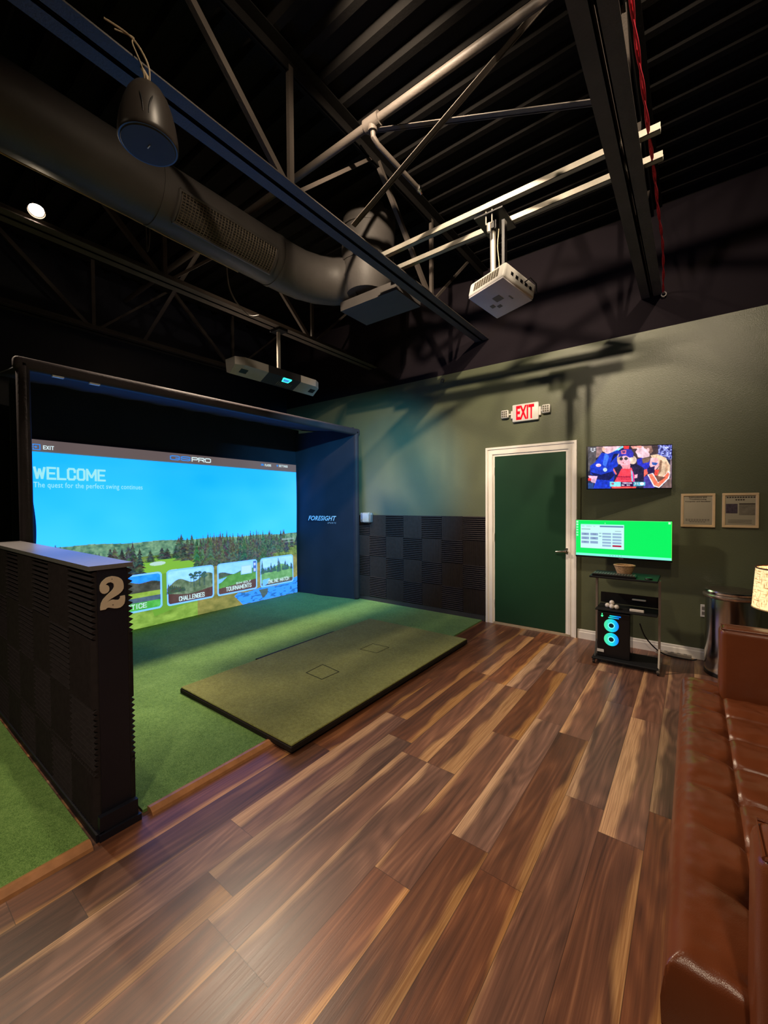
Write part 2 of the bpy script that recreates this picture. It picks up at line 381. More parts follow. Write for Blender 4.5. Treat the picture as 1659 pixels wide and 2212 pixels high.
fp = thing('acoustic_foam_panelling', 'charcoal ridged foam squares in a chequered patchwork on the wall left of the door', 'foam panel', (-3.1, YW-.003, .078))
MB().box(-4.17, -2.035, YW-.008, YW-.002, .078, 1.295).build('backing', foam_mat, fp)
for c in range(7):
    for r in range(4): foam_tile(fp, -2.035-(c+1)*TS, YW-.008, .078+r*TS, (c+r) % 2 == 1)

# ------------------------------------------------------------------ divider with the number
dv = thing('bay_divider', 'low black dividing wall faced with ridged foam and bearing a cream number 2', 'divider wall', (-3.07, .73, 0))
MB().box(-4.05, -2.085, .672, .79, 0, 1.185).build('wall_core', black_paint, dv)
MB().box(-4.05, -2.08, .64, .815, 1.185, 1.205).build('top_cap', cap_mat, dv)
b_ = MB(); b_.box(-2.085, -2.06, .655, .81, 0, .1); b_.box(-4.05, -2.06, .64, .672, 0, .035); b_.box(-2.063, -2.048, .65, .82, 0, .03); b_.box(-4.05, -2.06, .79, .815, 0, .03)
b_.build('base_trim', black_paint, dv)
for c in range(7):
    xx = -2.088-(c+1)*TS
    if xx < -4.06-.2: continue
    for r in range(4):
        z = 1.18-(r+1)*TS
        if z < 0: z = 0
        if xx > -4.1:
            foam_tile(dv, xx, .672, max(z, .0), (c+r) % 2 == 0)
            foam_tile(dv, xx+TS, .79, max(z, .0), (c+r) % 2 == 0, True)
TWO = [(0.681, 1.007), (0.681, 1.02), (0.684, 1.037), (0.691, 1.051), (0.702, 1.064), (0.713, 1.074), (0.724, 1.083), (0.732, 1.092), (0.736, 1.102), (0.736, 1.11), (0.734, 1.117), (0.727, 1.123), (0.721, 1.125), (0.712, 1.124), (0.706, 1.12), (0.702, 1.116), (0.708, 1.115), (0.713, 1.111), (0.716, 1.105), (0.717, 1.097), (0.716, 1.089), (0.711, 1.082), (0.704, 1.078), (0.697, 1.077), (0.689, 1.08), (0.684, 1.086), (0.681, 1.094), (0.68, 1.104), (0.681, 1.115), (0.684, 1.123), (0.688, 1.131), (0.696, 1.139), (0.706, 1.147), (0.717, 1.15), (0.73, 1.151), (0.743, 1.148), (0.754, 1.143), (0.765, 1.134), (0.771, 1.124), (0.774, 1.112), (0.775, 1.102), (0.774, 1.089), (0.769, 1.079), (0.761, 1.071), (0.751, 1.064), (0.737, 1.057), (0.724, 1.051), (0.715, 1.045), (0.705, 1.037), (0.715, 1.042), (0.724, 1.045), (0.732, 1.045), (0.741, 1.042), (0.75, 1.04), (0.756, 1.041), (0.76, 1.047), (0.76, 1.055), (0.779, 1.056), (0.78, 1.045), (0.779, 1.031), (0.776, 1.019), (0.769, 1.01), (0.759, 1.004), (0.746, 1.003), (0.734, 1.005), (0.721, 1.01), (0.712, 1.013), (0.706, 1.012), (0.701, 1.007), (0.691, 1.007)]
nb = MB().prism(TWO, lambda a, b, t: (t, a, b), -2.085, -2.079).build('number_sign', cream, dv)
nb['label'] = 'cream number 2 cutout'
MB().tube([(-2.08, .7275, 1.1385), (-2.0775, .7275, 1.1385)], .0018, 8).build('screw', hole_mat, nb); MB().tube([(-2.08, .7295, 1.0225), (-2.0775, .7295, 1.0225)], .0022, 8).build('screw', hole_mat, nb)

# ------------------------------------------------------------------ painter
class Canvas:
    def __init__(s, w, h, bg):
        s.w, s.h = w, h; s.a = np.zeros((h, w, 3)); s.a[:] = bg
        s.u, s.v = np.meshgrid((np.arange(w))/(w-1), (np.arange(h))/(h-1))
        s.rng = np.random.RandomState(4)
    def put(s, mask, c, al=1.):
        s.a[mask] = s.a[mask]*(1-al)+np.array(c, float)*al
    def poly(s, pts, c, al=1.):
        x, y = s.u, s.v; ins = np.zeros(x.shape, bool); n = len(pts)
        for i in range(n):
            x1, y1 = pts[i]; x2, y2 = pts[(i+1) % n]
            if y1 == y2: continue
            ins ^= ((y1 > y) != (y2 > y)) & (x < (x2-x1)*(y-y1)/(y2-y1)+x1)
        s.put(ins, c, al)
    def rect(s, x0, y0, x1, y1, c, al=1.): s.put((s.u >= x0) & (s.u <= x1) & (s.v >= y0) & (s.v <= y1), c, al)
    def ell(s, cx, cy, rx, ry, c, al=1.): s.put(((s.u-cx)/rx)**2+((s.v-cy)/ry)**2 <= 1, c, al)
    def rr(s, x0, y0, x1, y1, r, asp, c):
        dx = np.maximum(np.maximum(x0+r-s.u, s.u-(x1-r)), 0)/r; dy = np.maximum(np.maximum(y0+r*asp-s.v, s.v-(y1-r*asp)), 0)/(r*asp)
        m = (dx*dx+dy*dy <= 1) & (s.u >= x0) & (s.u <= x1) & (s.v >= y0) & (s.v <= y1); s.put(m, c); return m
    def fnoise(s, sx, sy, seed=0, oct=4):
        out = np.zeros((s.h, s.w)); amp = 1.; tot = 0
        for o in range(oct):
            r = np.random.RandomState(seed*17+o); gx, gy = int(sx*2**o)+2, int(sy*2**o)+2
            g = r.rand(gy+1, gx+1); X = s.u*(gx-1); Y = s.v*(gy-1); xi = X.astype(int); yi = Y.astype(int); fx = X-xi; fy = Y-yi
            fx = fx*fx*(3-2*fx); fy = fy*fy*(3-2*fy)
            out += amp*((g[yi, xi]*(1-fx)+g[yi, xi+1]*fx)*(1-fy)+(g[yi+1, xi]*(1-fx)+g[yi+1, xi+1]*fx)*fy); tot += amp; amp *= .55
        return out/tot
    def lit(s):
        c = np.clip(s.a/255., 0, 2); return np.where(c <= .04045, c/12.92, ((c+.055)/1.055)**2.4)
def picture(name, cv, fn, mat, parent):
    """flat picture surface: every canvas cell is a mesh vertex, fn(u,v)->arrays xyz (v down)"""
    w, h = cv.w, cv.h; X, Y, Z = fn(cv.u, cv.v); co = np.stack([X, Y, Z], -1).reshape(-1, 3)-np.array(ORG[parent.name])
    me = bpy.data.meshes.new(name); me.vertices.add(w*h); me.vertices.foreach_set('co', co.astype('f4').ravel())
    i = (np.arange(h-1)[:, None]*w+np.arange(w-1)[None, :]).ravel()
    q = np.stack([i, i+w, i+w+1, i+1], -1); nf = len(q)
    me.loops.add(nf*4); me.loops.foreach_set('vertex_index', q.ravel().astype('i4')); me.polygons.add(nf); me.polygons.foreach_set('loop_start', np.arange(0, nf*4, 4, dtype='i4'))
    me.update(calc_edges=True)
    at = me.color_attributes.new('picture', 'FLOAT_COLOR', 'POINT'); rgba = np.ones((w*h, 4), 'f4'); rgba[:, :3] = cv.lit().reshape(-1, 3); at.data.foreach_set('color', rgba.ravel())
    me.polygons.foreach_set('use_smooth', [True]*nf)
    me.materials.append(mat); me.validate(); o = bpy.data.objects.new(name, me); COL.objects.link(o); o.parent = parent; ORG[o.name] = ORG[parent.name].copy(); return o

# ------------------------------------------------------------------ simulator enclosure and screen
en = thing('simulator_enclosure', 'black fabric golf enclosure box surrounding the big lit impact screen', 'enclosure', (-4.65, 2.8, 0))
def panel(fn, name, nu=40, nv=40, mat=fabric_mat):
    return MB().grid(fn, nu, nv).build(name, mat, en, smooth=True, fix=False)
# fabric is given thickness by building front and back sheets
def sheet(name, fn, nrm, t=.012, nu=44, nv=30):
    mb = MB(); n = Vector(nrm)*t; mb.grid(lambda a, b: fn(a, b), nu, nv); o = len(mb.v); mb.grid(lambda a, b: fn(a, b)+n, nu, nv)
    # rim
    def idx(i, j, k): return k*o+i*(nv+1)+j
    for i in range(nu):
        for j in (0, nv): mb.f.append((idx(i, j, 0), idx(i+1, j, 0), idx(i+1, j, 1), idx(i, j, 1))); mb.m.append(0)
    for j in range(nv):
        for i in (0, nu): mb.f.append((idx(i, j, 0), idx(i, j+1, 0), idx(i, j+1, 1), idx(i, j, 1))); mb.m.append(0)
    return mb.build(name, fabric_mat, en, smooth=True)
XF = -4.085; XS = -5.2
sheet('side_curtain', lambda a, b: Vector((XF+(XS-.02-XF)*a, 4.67-.15*a+.014*math.sin(a*8+.6)*(1-b*.4)+.004*math.sin(a*19+b*4), .016+2.6*b)), (0, .8, 0))
sheet('side_curtain', lambda a, b: Vector((XF+(XS-.02-XF)*a, .865+.2*a+.012*math.sin(a*15)*(1-b*.5), .016+2.6*b)), (0, -.8, 0))
sheet('top_curtain', lambda a, b: Vector((XF+(XS-.02-XF)*a, .87+3.8*b, 2.575+.115*a-.02*math.sin(PI*a)*(1+.5*math.sin(b*9)) + .006*math.sin(b*60)*a)), (0, 0, .8), nu=24, nv=80)
def backfn(a, b):
    return Vector((XS-.03, .98+3.62*a, 2.05+.62*b))
sheet('valance', lambda a, b: Vector((XS-.02+.01*math.sin(a*11)*b, 1.0+3.6*a, 2.085+.60*b)), (-.8, 0, 0), nu=80, nv=6)
sheet('rear_curtain', lambda a, b: Vector((XS-.05, 1.0+3.6*a, .016+2.63*b)), (-.8, 0, 0), nu=4, nv=4)
# outer side cover on the left, seen beyond the divider
pf = MB(); pf.rbox(XF-.04, XF+.045, .80, 4.78, 2.5, 2.6, .03, 3)
pf.build('front_top_pad', pad_mat, en, smooth=True)
MB().rbox(XF-.045, XF+.045, 4.675, 4.755, .014, 2.58, .03, 3).build('front_post_pad', pad_mat, en, smooth=True)
MB().rbox(XF-.045, XF+.045, .82, .90, .014, 2.58, .03, 3).build('front_post_pad', pad_mat, en, smooth=True)
for yy in (1.03, 1.28):
    MB().box(XF+.02, XF+.05, yy, yy+.075, 2.488, 2.5).build('velcro_tab', white_print, en)
ax = Vector((.9917, .133, 0)).normalized()
text('lettering', 'FORESIGHT', (-4.93, 4.528, 1.205), (.985, .17, 0), (0, 0, 1), .54, .075, white_print, en, bold=.025, depth=.012, shear=.35, space=1.05)
text('lettering', 'SPORTS', (-4.56, 4.59, 1.16), (.985, .17, 0), (0, 0, 1), .16, .022, white_print, en, bold=.0, depth=.012, shear=.35, space=1.6)

def paint_screen():
    c = Canvas(700, 440, (60, 180, 240)); u, v = c.u, c.v
    # sky
    t = np.clip(v/.5, 0, 1); n = c.fnoise(3, 3, 1, 3)
    base = np.array([42, 178, 240.])[None, None]*(1-t[..., None])+np.array([70, 196, 248.])[None, None]*t[..., None]
    base[..., 0] *= .62; base += (n[..., None]-.5)*np.array([50, 24, 12.])
    base[..., 0] += 22*np.clip(u-.35, 0, 1); base[..., 1] += 10*np.clip(u-.35, 0, 1)
    c.a[:] = base
    # far wooded ridge
    hor = .51+.02*u+.003*np.sin(u*30)
    n = c.fnoise(90, 60, 2, 3)
    m = v > hor; c.a[m] = (np.array([96, 138, 112.])+(n[..., None]-.5)*np.array([110, 110, 80.]))[m]
    # ground
    g = c.fnoise(30, 30, 3, 4); m = v > .60; c.a[m] = (np.array([104, 128, 62.])+(g[..., None]-.5)*np.array([90, 80, 50.]))[m]
    m = (v > .9-.05*np.sin(u*6)) & (u < .7); c.a[m] = (np.array([122, 160, 66.])+(g[..., None]-.5)*np.array([90, 90, 60.]))[m]
    m = (u > .5) & (v > .7); c.a[m] = (np.array([128, 128, 68.])+(g[..., None]-.5)*np.array([90, 70, 50.]))[m]
    c.poly([(.27, .65), (.35, .615), (.44, .62), (.5, .68), (.53, .72), (.36, .735), (.25, .70)], (120, 178, 62))
    c.poly([(.3, .72), (.46, .70), (.5, .9), (.34, .95)], (104, 158, 56))
    for e in ((.355, .648, .028, .012), (.335, .712, .03, .009), (.412, .705, .02, .012), (.29, .73, .02, .008)): c.ell(*e, (178, 214, 206))
    c.poly([(.66, .93), (.68, .91), (.72, .92), (.79, .905), (.88, .915), (1.01, .87), (1.01, 1), (.70, 1.0)], (56, 152, 226))
    m = (v > .9) & (u > .66) & (c.fnoise(50, 90, 9, 2) > .62) & (c.a[..., 2] > 200); c.put(m, (40, 110, 190))
    c.poly([(.78, .92), (.83, .92), (.825, .96), (.80, .985), (.79, .95)], (78, 84, 70), .8)
    # tree groups
    r = random.Random(5)
    def tree(x, base, ht, wd, col):
        for k in range(9):
            f = k/8.; y = base-ht*(1-f); ww = 1.35*wd*(.2+.8*f**.7)*(.75+.5*r.random())
            c.poly([(x-ww, y+ht*.13), (x-ww*.25, y-ht*.02), (x, y-ht*.09), (x+ww*.3, y-ht*.01), (x+ww, y+ht*.13)], tuple(col[i]+r.uniform(-14, 14) for i in range(3)))
    for k in range(240):
        x = r.uniform(.43, .93); top = .525+.03*abs(x-.6)+r.uniform(0, .08); base = .70-.05*(x > .85)-.07*(x < .5)
        tree(x, base+r.uniform(-.04, .01), base-top, r.uniform(.008, .017), (62+r.uniform(-6, 20), 74+r.uniform(-4, 26), 72))
    for k in range(26):
        x = r.uniform(-.02, .3); base = .66+r.uniform(-.02, .09)-.05*(x < .1); tree(x, base, r.uniform(.07, .13), r.uniform(.012, .02), (66+r.uniform(-6, 16), 82+r.uniform(-4, 16), 78))
    for x, b0, hh in ((.205, .62, .075), (.273, .66, .14), (.295, .68, .12), (.33, .63, .06), (.37, .62, .06), (.39, .62, .055), (.24, .64, .09), (.45, .62, .075), (.42, .62, .06), (.27, .7, .1), (.97, .63, .07), (.94, .66, .1), (1., .62, .06)): tree(x, b0, hh, .015, (54, 68, 66))
    m = (v > .53) & (v < .70) & (c.a.mean(-1) < 100); c.a[m] += ((c.fnoise(200, 120, 12, 2)[..., None]-.5)*np.array([54, 84, 56.]))[m]
    c.rect(.91, .565, .985, .58, (150, 176, 176), .7); c.rect(.93, .59, .98, .598, (150, 176, 176), .6)
    # menu cards
    A = 3.394/2.1
    def card(x0, x1, fill):
        m0 = c.rr(x0, .697, x1, .908, .012, A, (126, 204, 240)); m1 = c.rr(x0+.0055, .697+.0085, x1-.0055, .908-.0085, .009, A, fill); return m1
    nn = c.fnoise(60, 40, 6, 3)[..., None]
    def mix(m, f, col, amp=40): mm = m & f; c.a[mm] = (np.array(col, float)+(nn-.5)*amp)[mm]
    m = card(.19, .368, (90, 96, 88)); wob = .006*np.sin(u*70)
    mix(m, v < .74+wob+.15*(u-.28), (40, 150, 230)); mix(m, (v > .735+wob+.1*(u-.2)) & (v < .815), (72, 76, 70), 60); mix(m, (v > .80) & (v < .83), (140, 176, 72)); mix(m, (v > .828) & (v < .858), (76, 98, 120)); mix(m, v > .856, (78, 176, 76), 50)
    m = card(.385, .568, (90, 60, 60)); mix(m, v < .80, (150, 220, 236), 30); mix(m, v > .79-.03*np.sin((u-.38)*9)+.02*np.sin(u*55), (96, 120, 96), 90); mix(m, v > .845+.01*np.sin(u*30), (84, 60, 60), 20)
    for x, y in ((.475, .74), (.495, .735), (.51, .735), (.525, .745), (.53, .74), (.487, .75)):
        c.rect(x-.0013, y, x+.0013, .82, (44, 74, 84)); c.ell(x, y, .008, .009, (52, 92, 90)); c.ell(x+.005, y+.018, .008, .006, (60, 100, 96))
    for k in range(9): tree(.392+k*.007, .83, .05-.004*k, .008, (60, 80, 70))
    m = card(.583, .772, (90, 60, 60)); mix(m, v < .80, (140, 214, 238), 20); mix(m, (v > .765+.01*np.sin(u*60)) & (v < .80) & (u < .69), (70, 90, 80), 60); mix(m, (v > .79-.25*(u-.6)), (84, 150, 72), 40); mix(m, v > .862-.15*(u-.58), (88, 62, 62), 20)
    c.poly([(.589, .80), (.625, .79), (.60, .82), (.589, .826)], (120, 190, 230)); c.rect(.69, .725, .745, .79, (150, 208, 236)); c.rect(.695, .735, .74, .785, (178, 226, 244)); c.rect(.752, .708, .768, .785, (70, 110, 190)); c.rect(.755, .72, .765, .74, (180, 210, 240)); c.rect(.755, .76, .765, .78, (180, 210, 240))
    m = card(.789, .977, (110, 170, 120)); mix(m, v < .79, (156, 222, 240), 30); mix(m, (v > .775+.02*np.sin(u*40)), (108, 168, 108), 50); mix(m, v > .872+.1*np.maximum(0, .85-u), (84, 84, 74), 20)
    for k in range(26): tree(.795+r.random()*.175, .80, r.uniform(.03, .09 if k % 3 == 0 else .05), .007, (56, 96, 96))
    c.poly([(.80, .855), (.84, .85), (.83, .885), (.80, .905)], (110, 190, 230))
    # menu bar
    c.rect(0, 0, 1, .055-.0, (96, 84, 84)); c.a[:int(440*.055)] += (c.fnoise(6, 3, 8, 2)[:int(440*.055), :, None]-.5)*14
    c.rect(0, .053, 1, .058, (70, 110, 120)); c.a[..., 2] = np.where(c.a[..., 2] > 225, c.a[..., 2]*1.5, c.a[..., 2]); return c
SCREEN = cmat('projected_picture', 1.15, .04, .6)
scr = thing('impact_screen', 'huge impact screen glowing with a blue sky golf menu', 'screen', (XS, 2.8, 0))
SY0, SY1, SZ1 = 1.106, 4.5, 2.105
def scr_fn(u, v):
    z = .018+(SZ1-.018)*(1-v)
    pinch = .055*np.sin(np.pi*np.clip(v, 0, 1))*np.clip(1-u*5, 0, 1)
    Y = SY0+(SY1-SY0)*u+pinch+.006*np.sin(v*19)*np.clip(1-u*6, 0, 1)
    Xx = XS+.012+.012*np.sin(u*13+v*3)*np.sin(v*7)*.6+.02*np.clip(v-.9, 0, 1)*np.sin(u*9)
    return Xx, Y, z+.02*(1-u)*(1-v)
cvs = paint_screen()
picture('screen_surface', cvs, scr_fn, SCREEN, scr)
MB().box(XS-.012, XS-.004, SY0-.03, SY1+.03, .0165, SZ1+.03).build('screen_backing', fabric_mat, scr)
def emat(name, rgb, k=1.): return material(name, (.02, .02, .02), .6, emit=lin(rgb), estr=k)
sky_white = emat('projected_white', (160, 236, 246)); pure_white = emat('projected_bright_white', (215, 240, 245)); logo_blue = emat('projected_blue', (52, 140, 235)); card_white = emat('projected_card_white', (205, 240, 245))
def stext(s, u0, v0, u1, v1, m, bold=.02, shear=0, name='screen_lettering', space=1.):
    W = SY1-SY0; H = SZ1
    return text(name, s, (XS+.034, SY0+W*u0, H*(1-v1)), (0, 1, 0), (0, 0, 1), W*(u1-u0), H*(v1-v0), m, scr, bold=bold, depth=.0, shear=shear, space=space)
GL = {'W': [[(0, 1), (.25, 0), (.5, .85), (.75, 0), (1, 1)]], 'E': [[(1, 1), (0, 1), (0, 0), (1, 0)], [(0, .5), (.85, .5)]], 'L': [[(0, 1), (0, 0), (1, 0)]],
 'C': [[(1, .72), (1, .86), (.8, 1), (.2, 1), (0, .86), (0, .14), (.2, 0), (.8, 0), (1, .14), (1, .28)]], 'O': [[(.2, 1), (.8, 1), (1, .86), (1, .14), (.8, 0), (.2, 0), (0, .14), (0, .86), (.2, 1)]],
 'M': [[(0, 0), (0, 1), (.5, .25), (1, 1), (1, 0)]], 'A': [[(0, 0), (.5, 1), (1, 0)], [(.2, .3), (.8, .3)]], 'G': [[(1, .75), (1, .86), (.8, 1), (.2, 1), (0, .86), (0, .14), (.2, 0), (.8, 0), (1, .14), (1, .45), (.6, .45)]],
 'H': [[(0, 0), (0, 1)], [(1, 0), (1, 1)], [(0, .5), (1, .5)]], 'I': [[(.5, 0), (.5, 1)]], 'N': [[(0, 0), (0, 1), (1, 0), (1, 1)]], 'P': [[(0, 0), (0, 1), (.8, 1), (1, .86), (1, .6), (.8, .45), (0, .45)]],
 'R': [[(0, 0), (0, 1), (.8, 1), (1, .86), (1, .62), (.8, .48), (0, .48)], [(.55, .48), (1, 0)]], 'S': [[(1, .76), (1, .88), (.8, 1), (.2, 1), (0, .88), (0, .62), (.2, .52), (.8, .46), (1, .36), (1, .12), (.8, 0), (.2, 0), (0, .12), (0, .24)]],
 'T': [[(0, 1), (1, 1)], [(.5, 1), (.5, 0)]], 'U': [[(0, 1), (0, .14), (.2, 0), (.8, 0), (1, .14), (1, 1)]], 'F': [[(1, 1), (0, 1), (0, 0)], [(0, .5), (.85, .5)]], 'X': [[(0, 0), (1, 1)], [(0, 1), (1, 0)]], 'Y': [[(0, 1), (.5, .5), (1, 1)], [(.5, .5), (.5, 0)]], 'D': [[(0, 0), (0, 1), (.7, 1), (1, .8), (1, .2), (.7, 0), (0, 0)]]}
def strokes(s_, p, ax, ay, w, h, t, m, parent, gap=.28, name='screen_lettering'):
    """heavy sans capitals drawn as strokes of width t in a box w x h"""
    adv = [(.42 if ch == 'I' else .6 if ch == ' ' else 1.35 if ch in 'MW' else 1.) for ch in s_]
    unit = (w-t)/(sum(adv)+gap*(len(s_)-1)); ax = Vector(ax); ay = Vector(ay); p = Vector(p); n = ax.cross(ay); mb = MB(); x = t/2
    for ch, a in zip(s_, adv):
        cw = a*unit
        tt = min(t, cw*.42) if ch != 'I' else t
        for pl in GL.get(ch, []):
            q = [Vector((x+px*cw, t/2+py*(h-t))) for px, py in pl]
            for k in range(len(q)-1):
                d = q[k+1]-q[k]; L_ = d.length
                if L_ < 1e-6: continue
                d /= L_; o = Vector((-d.y, d.x)); e = tt*.5 if (abs(d.x) < .02 or abs(d.y) < .02) else tt*.25
                c = [q[k]-d*e-o*tt/2, q[k+1]+d*e-o*tt/2, q[k+1]+d*e+o*tt/2, q[k]-d*e+o*tt/2]
                mb.add([p+ax*v.x+ay*v.y+n*(.0004*(k % 3)) for v in c], [(0, 1, 2, 3)])
        x += cw+gap*unit
    return mb.build(name, m, parent, fix=False)
def big(s_, u0, v0, u1, v1, m, tf=.2, gap=.42):
    tf *= .78
    W = SY1-SY0; H = SZ1; h = H*(v1-v0)
    return strokes(s_, (XS+.034, SY0+W*u0, H*(1-v1)), (0, 1, 0), (0, 0, 1), W*(u1-u0), h, h*tf, m, scr, gap)
big('WELCOME', .012, .117, .195, .178, sky_white, .20, .45)
stext('The quest for the perfect swing continues', .012, .19, .306, .224, sky_white, .004, space=1.05)
big('EXIT', .036, .017, .062, .036, pure_white, .22)
big('GS', .401, .010, .477, .038, logo_blue, .26, .2); big('PRO', .482, .010, .56, .038, pure_white, .26, .2)
big('PLAYERS', .815, .014, .849, .030, pure_white, .2); big('SETTINGS', .893, .011, .944, .027, pure_white, .2)
big('PRACTICE', .205, .850, .313, .878, card_white, .2); big('CHALLENGES', .425, .852, .525, .881, card_white, .2)
big('SIM', .664, .827, .692, .842, card_white, .24); big('GOLF', .698, .827, .736, .842, card_white, .24); big('TOURNAMENTS', .617, .848, .738, .877, card_white, .2); big('ONLINE MATCH', .825, .851, .945, .879, card_white, .2)
W_ = SY1-SY0
def icon(*rs):
    ic = MB()
    for u0, v0, u1, v1 in rs: ic.box(XS+.033, XS+.035, SY0+W_*u0, SY0+W_*u1, SZ1*(1-v1), SZ1*(1-v0))
    ic.build('screen_icon', logo_blue, scr)
icon((.012, .013, .030, .017), (.012, .037, .030, .041), (.0275, .013, .030, .041), (.012, .013, .0145, .022), (.012, .032, .0145, .041), (.010, .0255, .023, .0285), (.018, .0225, .021, .0315))
icon((.797, .014, .800, .022), (.801, .014, .804, .022), (.805, .014, .808, .022), (.795, .021, .810, .027))
icon((.880, .013, .888, .025))

# ------------------------------------------------------------------ hitting mat
hm = thing('hitting_mat', 'large olive turf hitting mat with black edge lying half on the wood floor', 'mat', (-2.5, 2.72, 0))
MB().rbox(-3.16, -1.86, 1.555, 3.89, .015, .048, .004, 1).build('mat_base', rubber, hm)
MB().rbox(-3.155, -1.865, 1.56, 3.885, .048, .06, .004, 1).build('mat_turf', MATTURF, hm)
def seamq(pts, w=.008):
    sq = MB()
    for i in range(4): sq.bar((*pts[i], .0605), (*pts[(i+1) % 4], .0605), w, .002)
    sq.build('tee_insert_seam', turf_line, hm)
seamq([(-2.585, 2.52), (-2.36, 2.49), (-2.37, 2.30), (-2.57, 2.315)]); seamq([(-2.56, 3.195), (-2.365, 3.205), (-2.37, 3.02), (-2.56, 3.0)], .006)
tag(MB().prism([(-3.2, 2.27), (-3.165, 2.29), (-3.165, 3.3), (-3.19, 3.27)], lambda a, b, t: (a, b, t), .014, .05).build('ball_stop_strip', rubber), 'thin black strip standing at the screen side edge of the hitting mat', 'strip')

# ------------------------------------------------------------------ roof steel
def joist(X, label, y0=YB+.02, y1=YW-.01):
    j = thing('steel_joist', label, 'roof joist', (X, (y0+y1)/2, 3.43), 'black steel roof joists')
    b = MB()
    for s in (-1, 1):
        b.box(X+s*.006, X+s*.085, y0, y1, 3.455, 3.463); b.box(X+s*.006, X+s*.014, y0, y1, 3.455, 3.53)
    b.build('bottom_chord', black_steel, j)
    b = MB()
    for s in (-1, 1):
        b.box(X+s*.006, X+s*.08, y0, y1, 4.285, 4.293); b.box(X+s*.006, X+s*.014, y0, y1, 4.22, 4.293)
    b.build('top_chord', deck_mat, j)  # steel in the darker deck colour, the shade under the roof put into it
    k = 1.787-1.775*3
    while k < y1+.3:
        def wm(ya, za, yb, zb, w):
            ya_ = min(max(ya, y0), y1); yb_ = min(max(yb, y0), y1)
            if ya_ != ya: zb_, za_ = zb, za
            if abs(yb-yb_) > 1e-6 and abs(yb-ya) > 1e-6: t = (yb_-ya)/(yb-ya); zb = za+(zb-za)*t; yb = yb_
            if abs(ya-ya_) > 1e-6 and abs(yb-ya) > 1e-6: t = (ya_-ya)/(yb-ya); za = za+(zb-za)*t; ya = ya_
            if abs(ya-yb)+abs(za-zb) < .08: return
            MB().bar((X, ya, za), (X, yb, zb), w, w*.8, (1, 0, 0)).build('web_member', black_steel, j)
        wm(k-.05, 3.5, k-.86, 4.26, .042); wm(k+.05, 3.5, k+.86, 4.26, .024)
        if y0 < k < y1: wm(k, 3.5, k, 4.26, .036)
        k += 1.775
    return j
joist(-.335, 'black steel roof joist highest to the right, beside the red cord')
joist(-2.08, 'black steel roof joist crossing the middle with the pendant speaker below it')
joist(-3.78, 'black steel roof joist carrying the long overhead sensor unit')
joist(-5.48, 'black steel roof joist farthest back above the screen enclosure')
def brace(xa, za, xb, zb, Y, label):
    mb = MB(); mb.bar((xa, Y, za), (xb, Y, zb), .04, .005, (0, 0, 1)); mb.bar((xa, Y+.018, za+.012), (xb, Y+.018, zb+.012), .005, .035, (0, 0, 1))
    return tag(mb.build('cross_brace', black_steel), label, 'brace', 'black diagonal angle braces between roof joists')
brace(-2.0, 3.5, -.42, 4.22, 2.30, 'long diagonal brace rising right from the middle joist over the vertical duct')
brace(-.42, 3.5, -2.0, 4.2, 2.345, 'diagonal brace falling right towards the joist beside the red cord')
brace(-5.4, 3.5, -3.86, 4.22, 2.30, 'diagonal brace rising right from the rearmost joist above the screen')
brace(-3.86, 3.5, -5.4, 4.22, 2.345, 'diagonal brace falling right towards the joist holding the sensor unit')
brace(-.25, 4.1, 1.5, 3.5, 2.30, 'diagonal brace right of the red cord, falling right')
def strut(Y, label):
    mb = MB(); z0 = 3.535
    mb.box(-2.2, -.16, Y-.02, Y+.02, z0, z0+.003); mb.box(-2.2, -.16, Y-.02, Y-.017, z0, z0+.04); mb.box(-2.2, -.16, Y+.017, Y+.02, z0, z0+.04)
    return tag(mb.build('strut_channel', galv), label, 'strut channel', 'metal strut channels spanning the joists')
strut(2.80, 'grey metal channel above the white projector, farther from the door wall')
strut(3.03, 'grey metal channel behind the projector pole, nearer the door wall')
pp = MB(); pp.tube([(-5.7, 2.21, 4.03), (1.6, 2.21, 4.03)], .027, 14)
pipe = thing('sprinkler_pipe', 'black sprinkler pipe crossing under the roof deck with a branch fitting', 'pipe', (-2, 2.21, 4.03))
pp.build('main_pipe', black_steel, pipe, smooth=True)
pp = MB(); pp.tube([(-1.8, 2.21, 4.03), (-1.68, 2.21, 4.03)], .042, 14); pp.tube([(-1.74, 2.21, 4.03), (-1.74, 2.21, 3.97)], .032, 12)
pp.build('tee_fitting', black_steel, pipe, smooth=True)
pp = MB(); pp.tube([(-1.74, 2.21, 3.99), (-1.74, 2.215, 3.94), (-1.735, 2.26, 3.915), (-1.72, 2.75, 3.91)], .018, 10)
pp.build('branch_pipe', black_steel, pipe, smooth=True)
pp = MB(); pp.tube([(-1.72, 2.74, 3.91), (-1.72, 2.77, 3.91)], .024, 10); pp.tube([(-1.72, 2.77, 3.91), (-1.72, 2.8, 3.90)], .012, 8); pp.build('sprinkler_head', chrome, pipe, smooth=True)

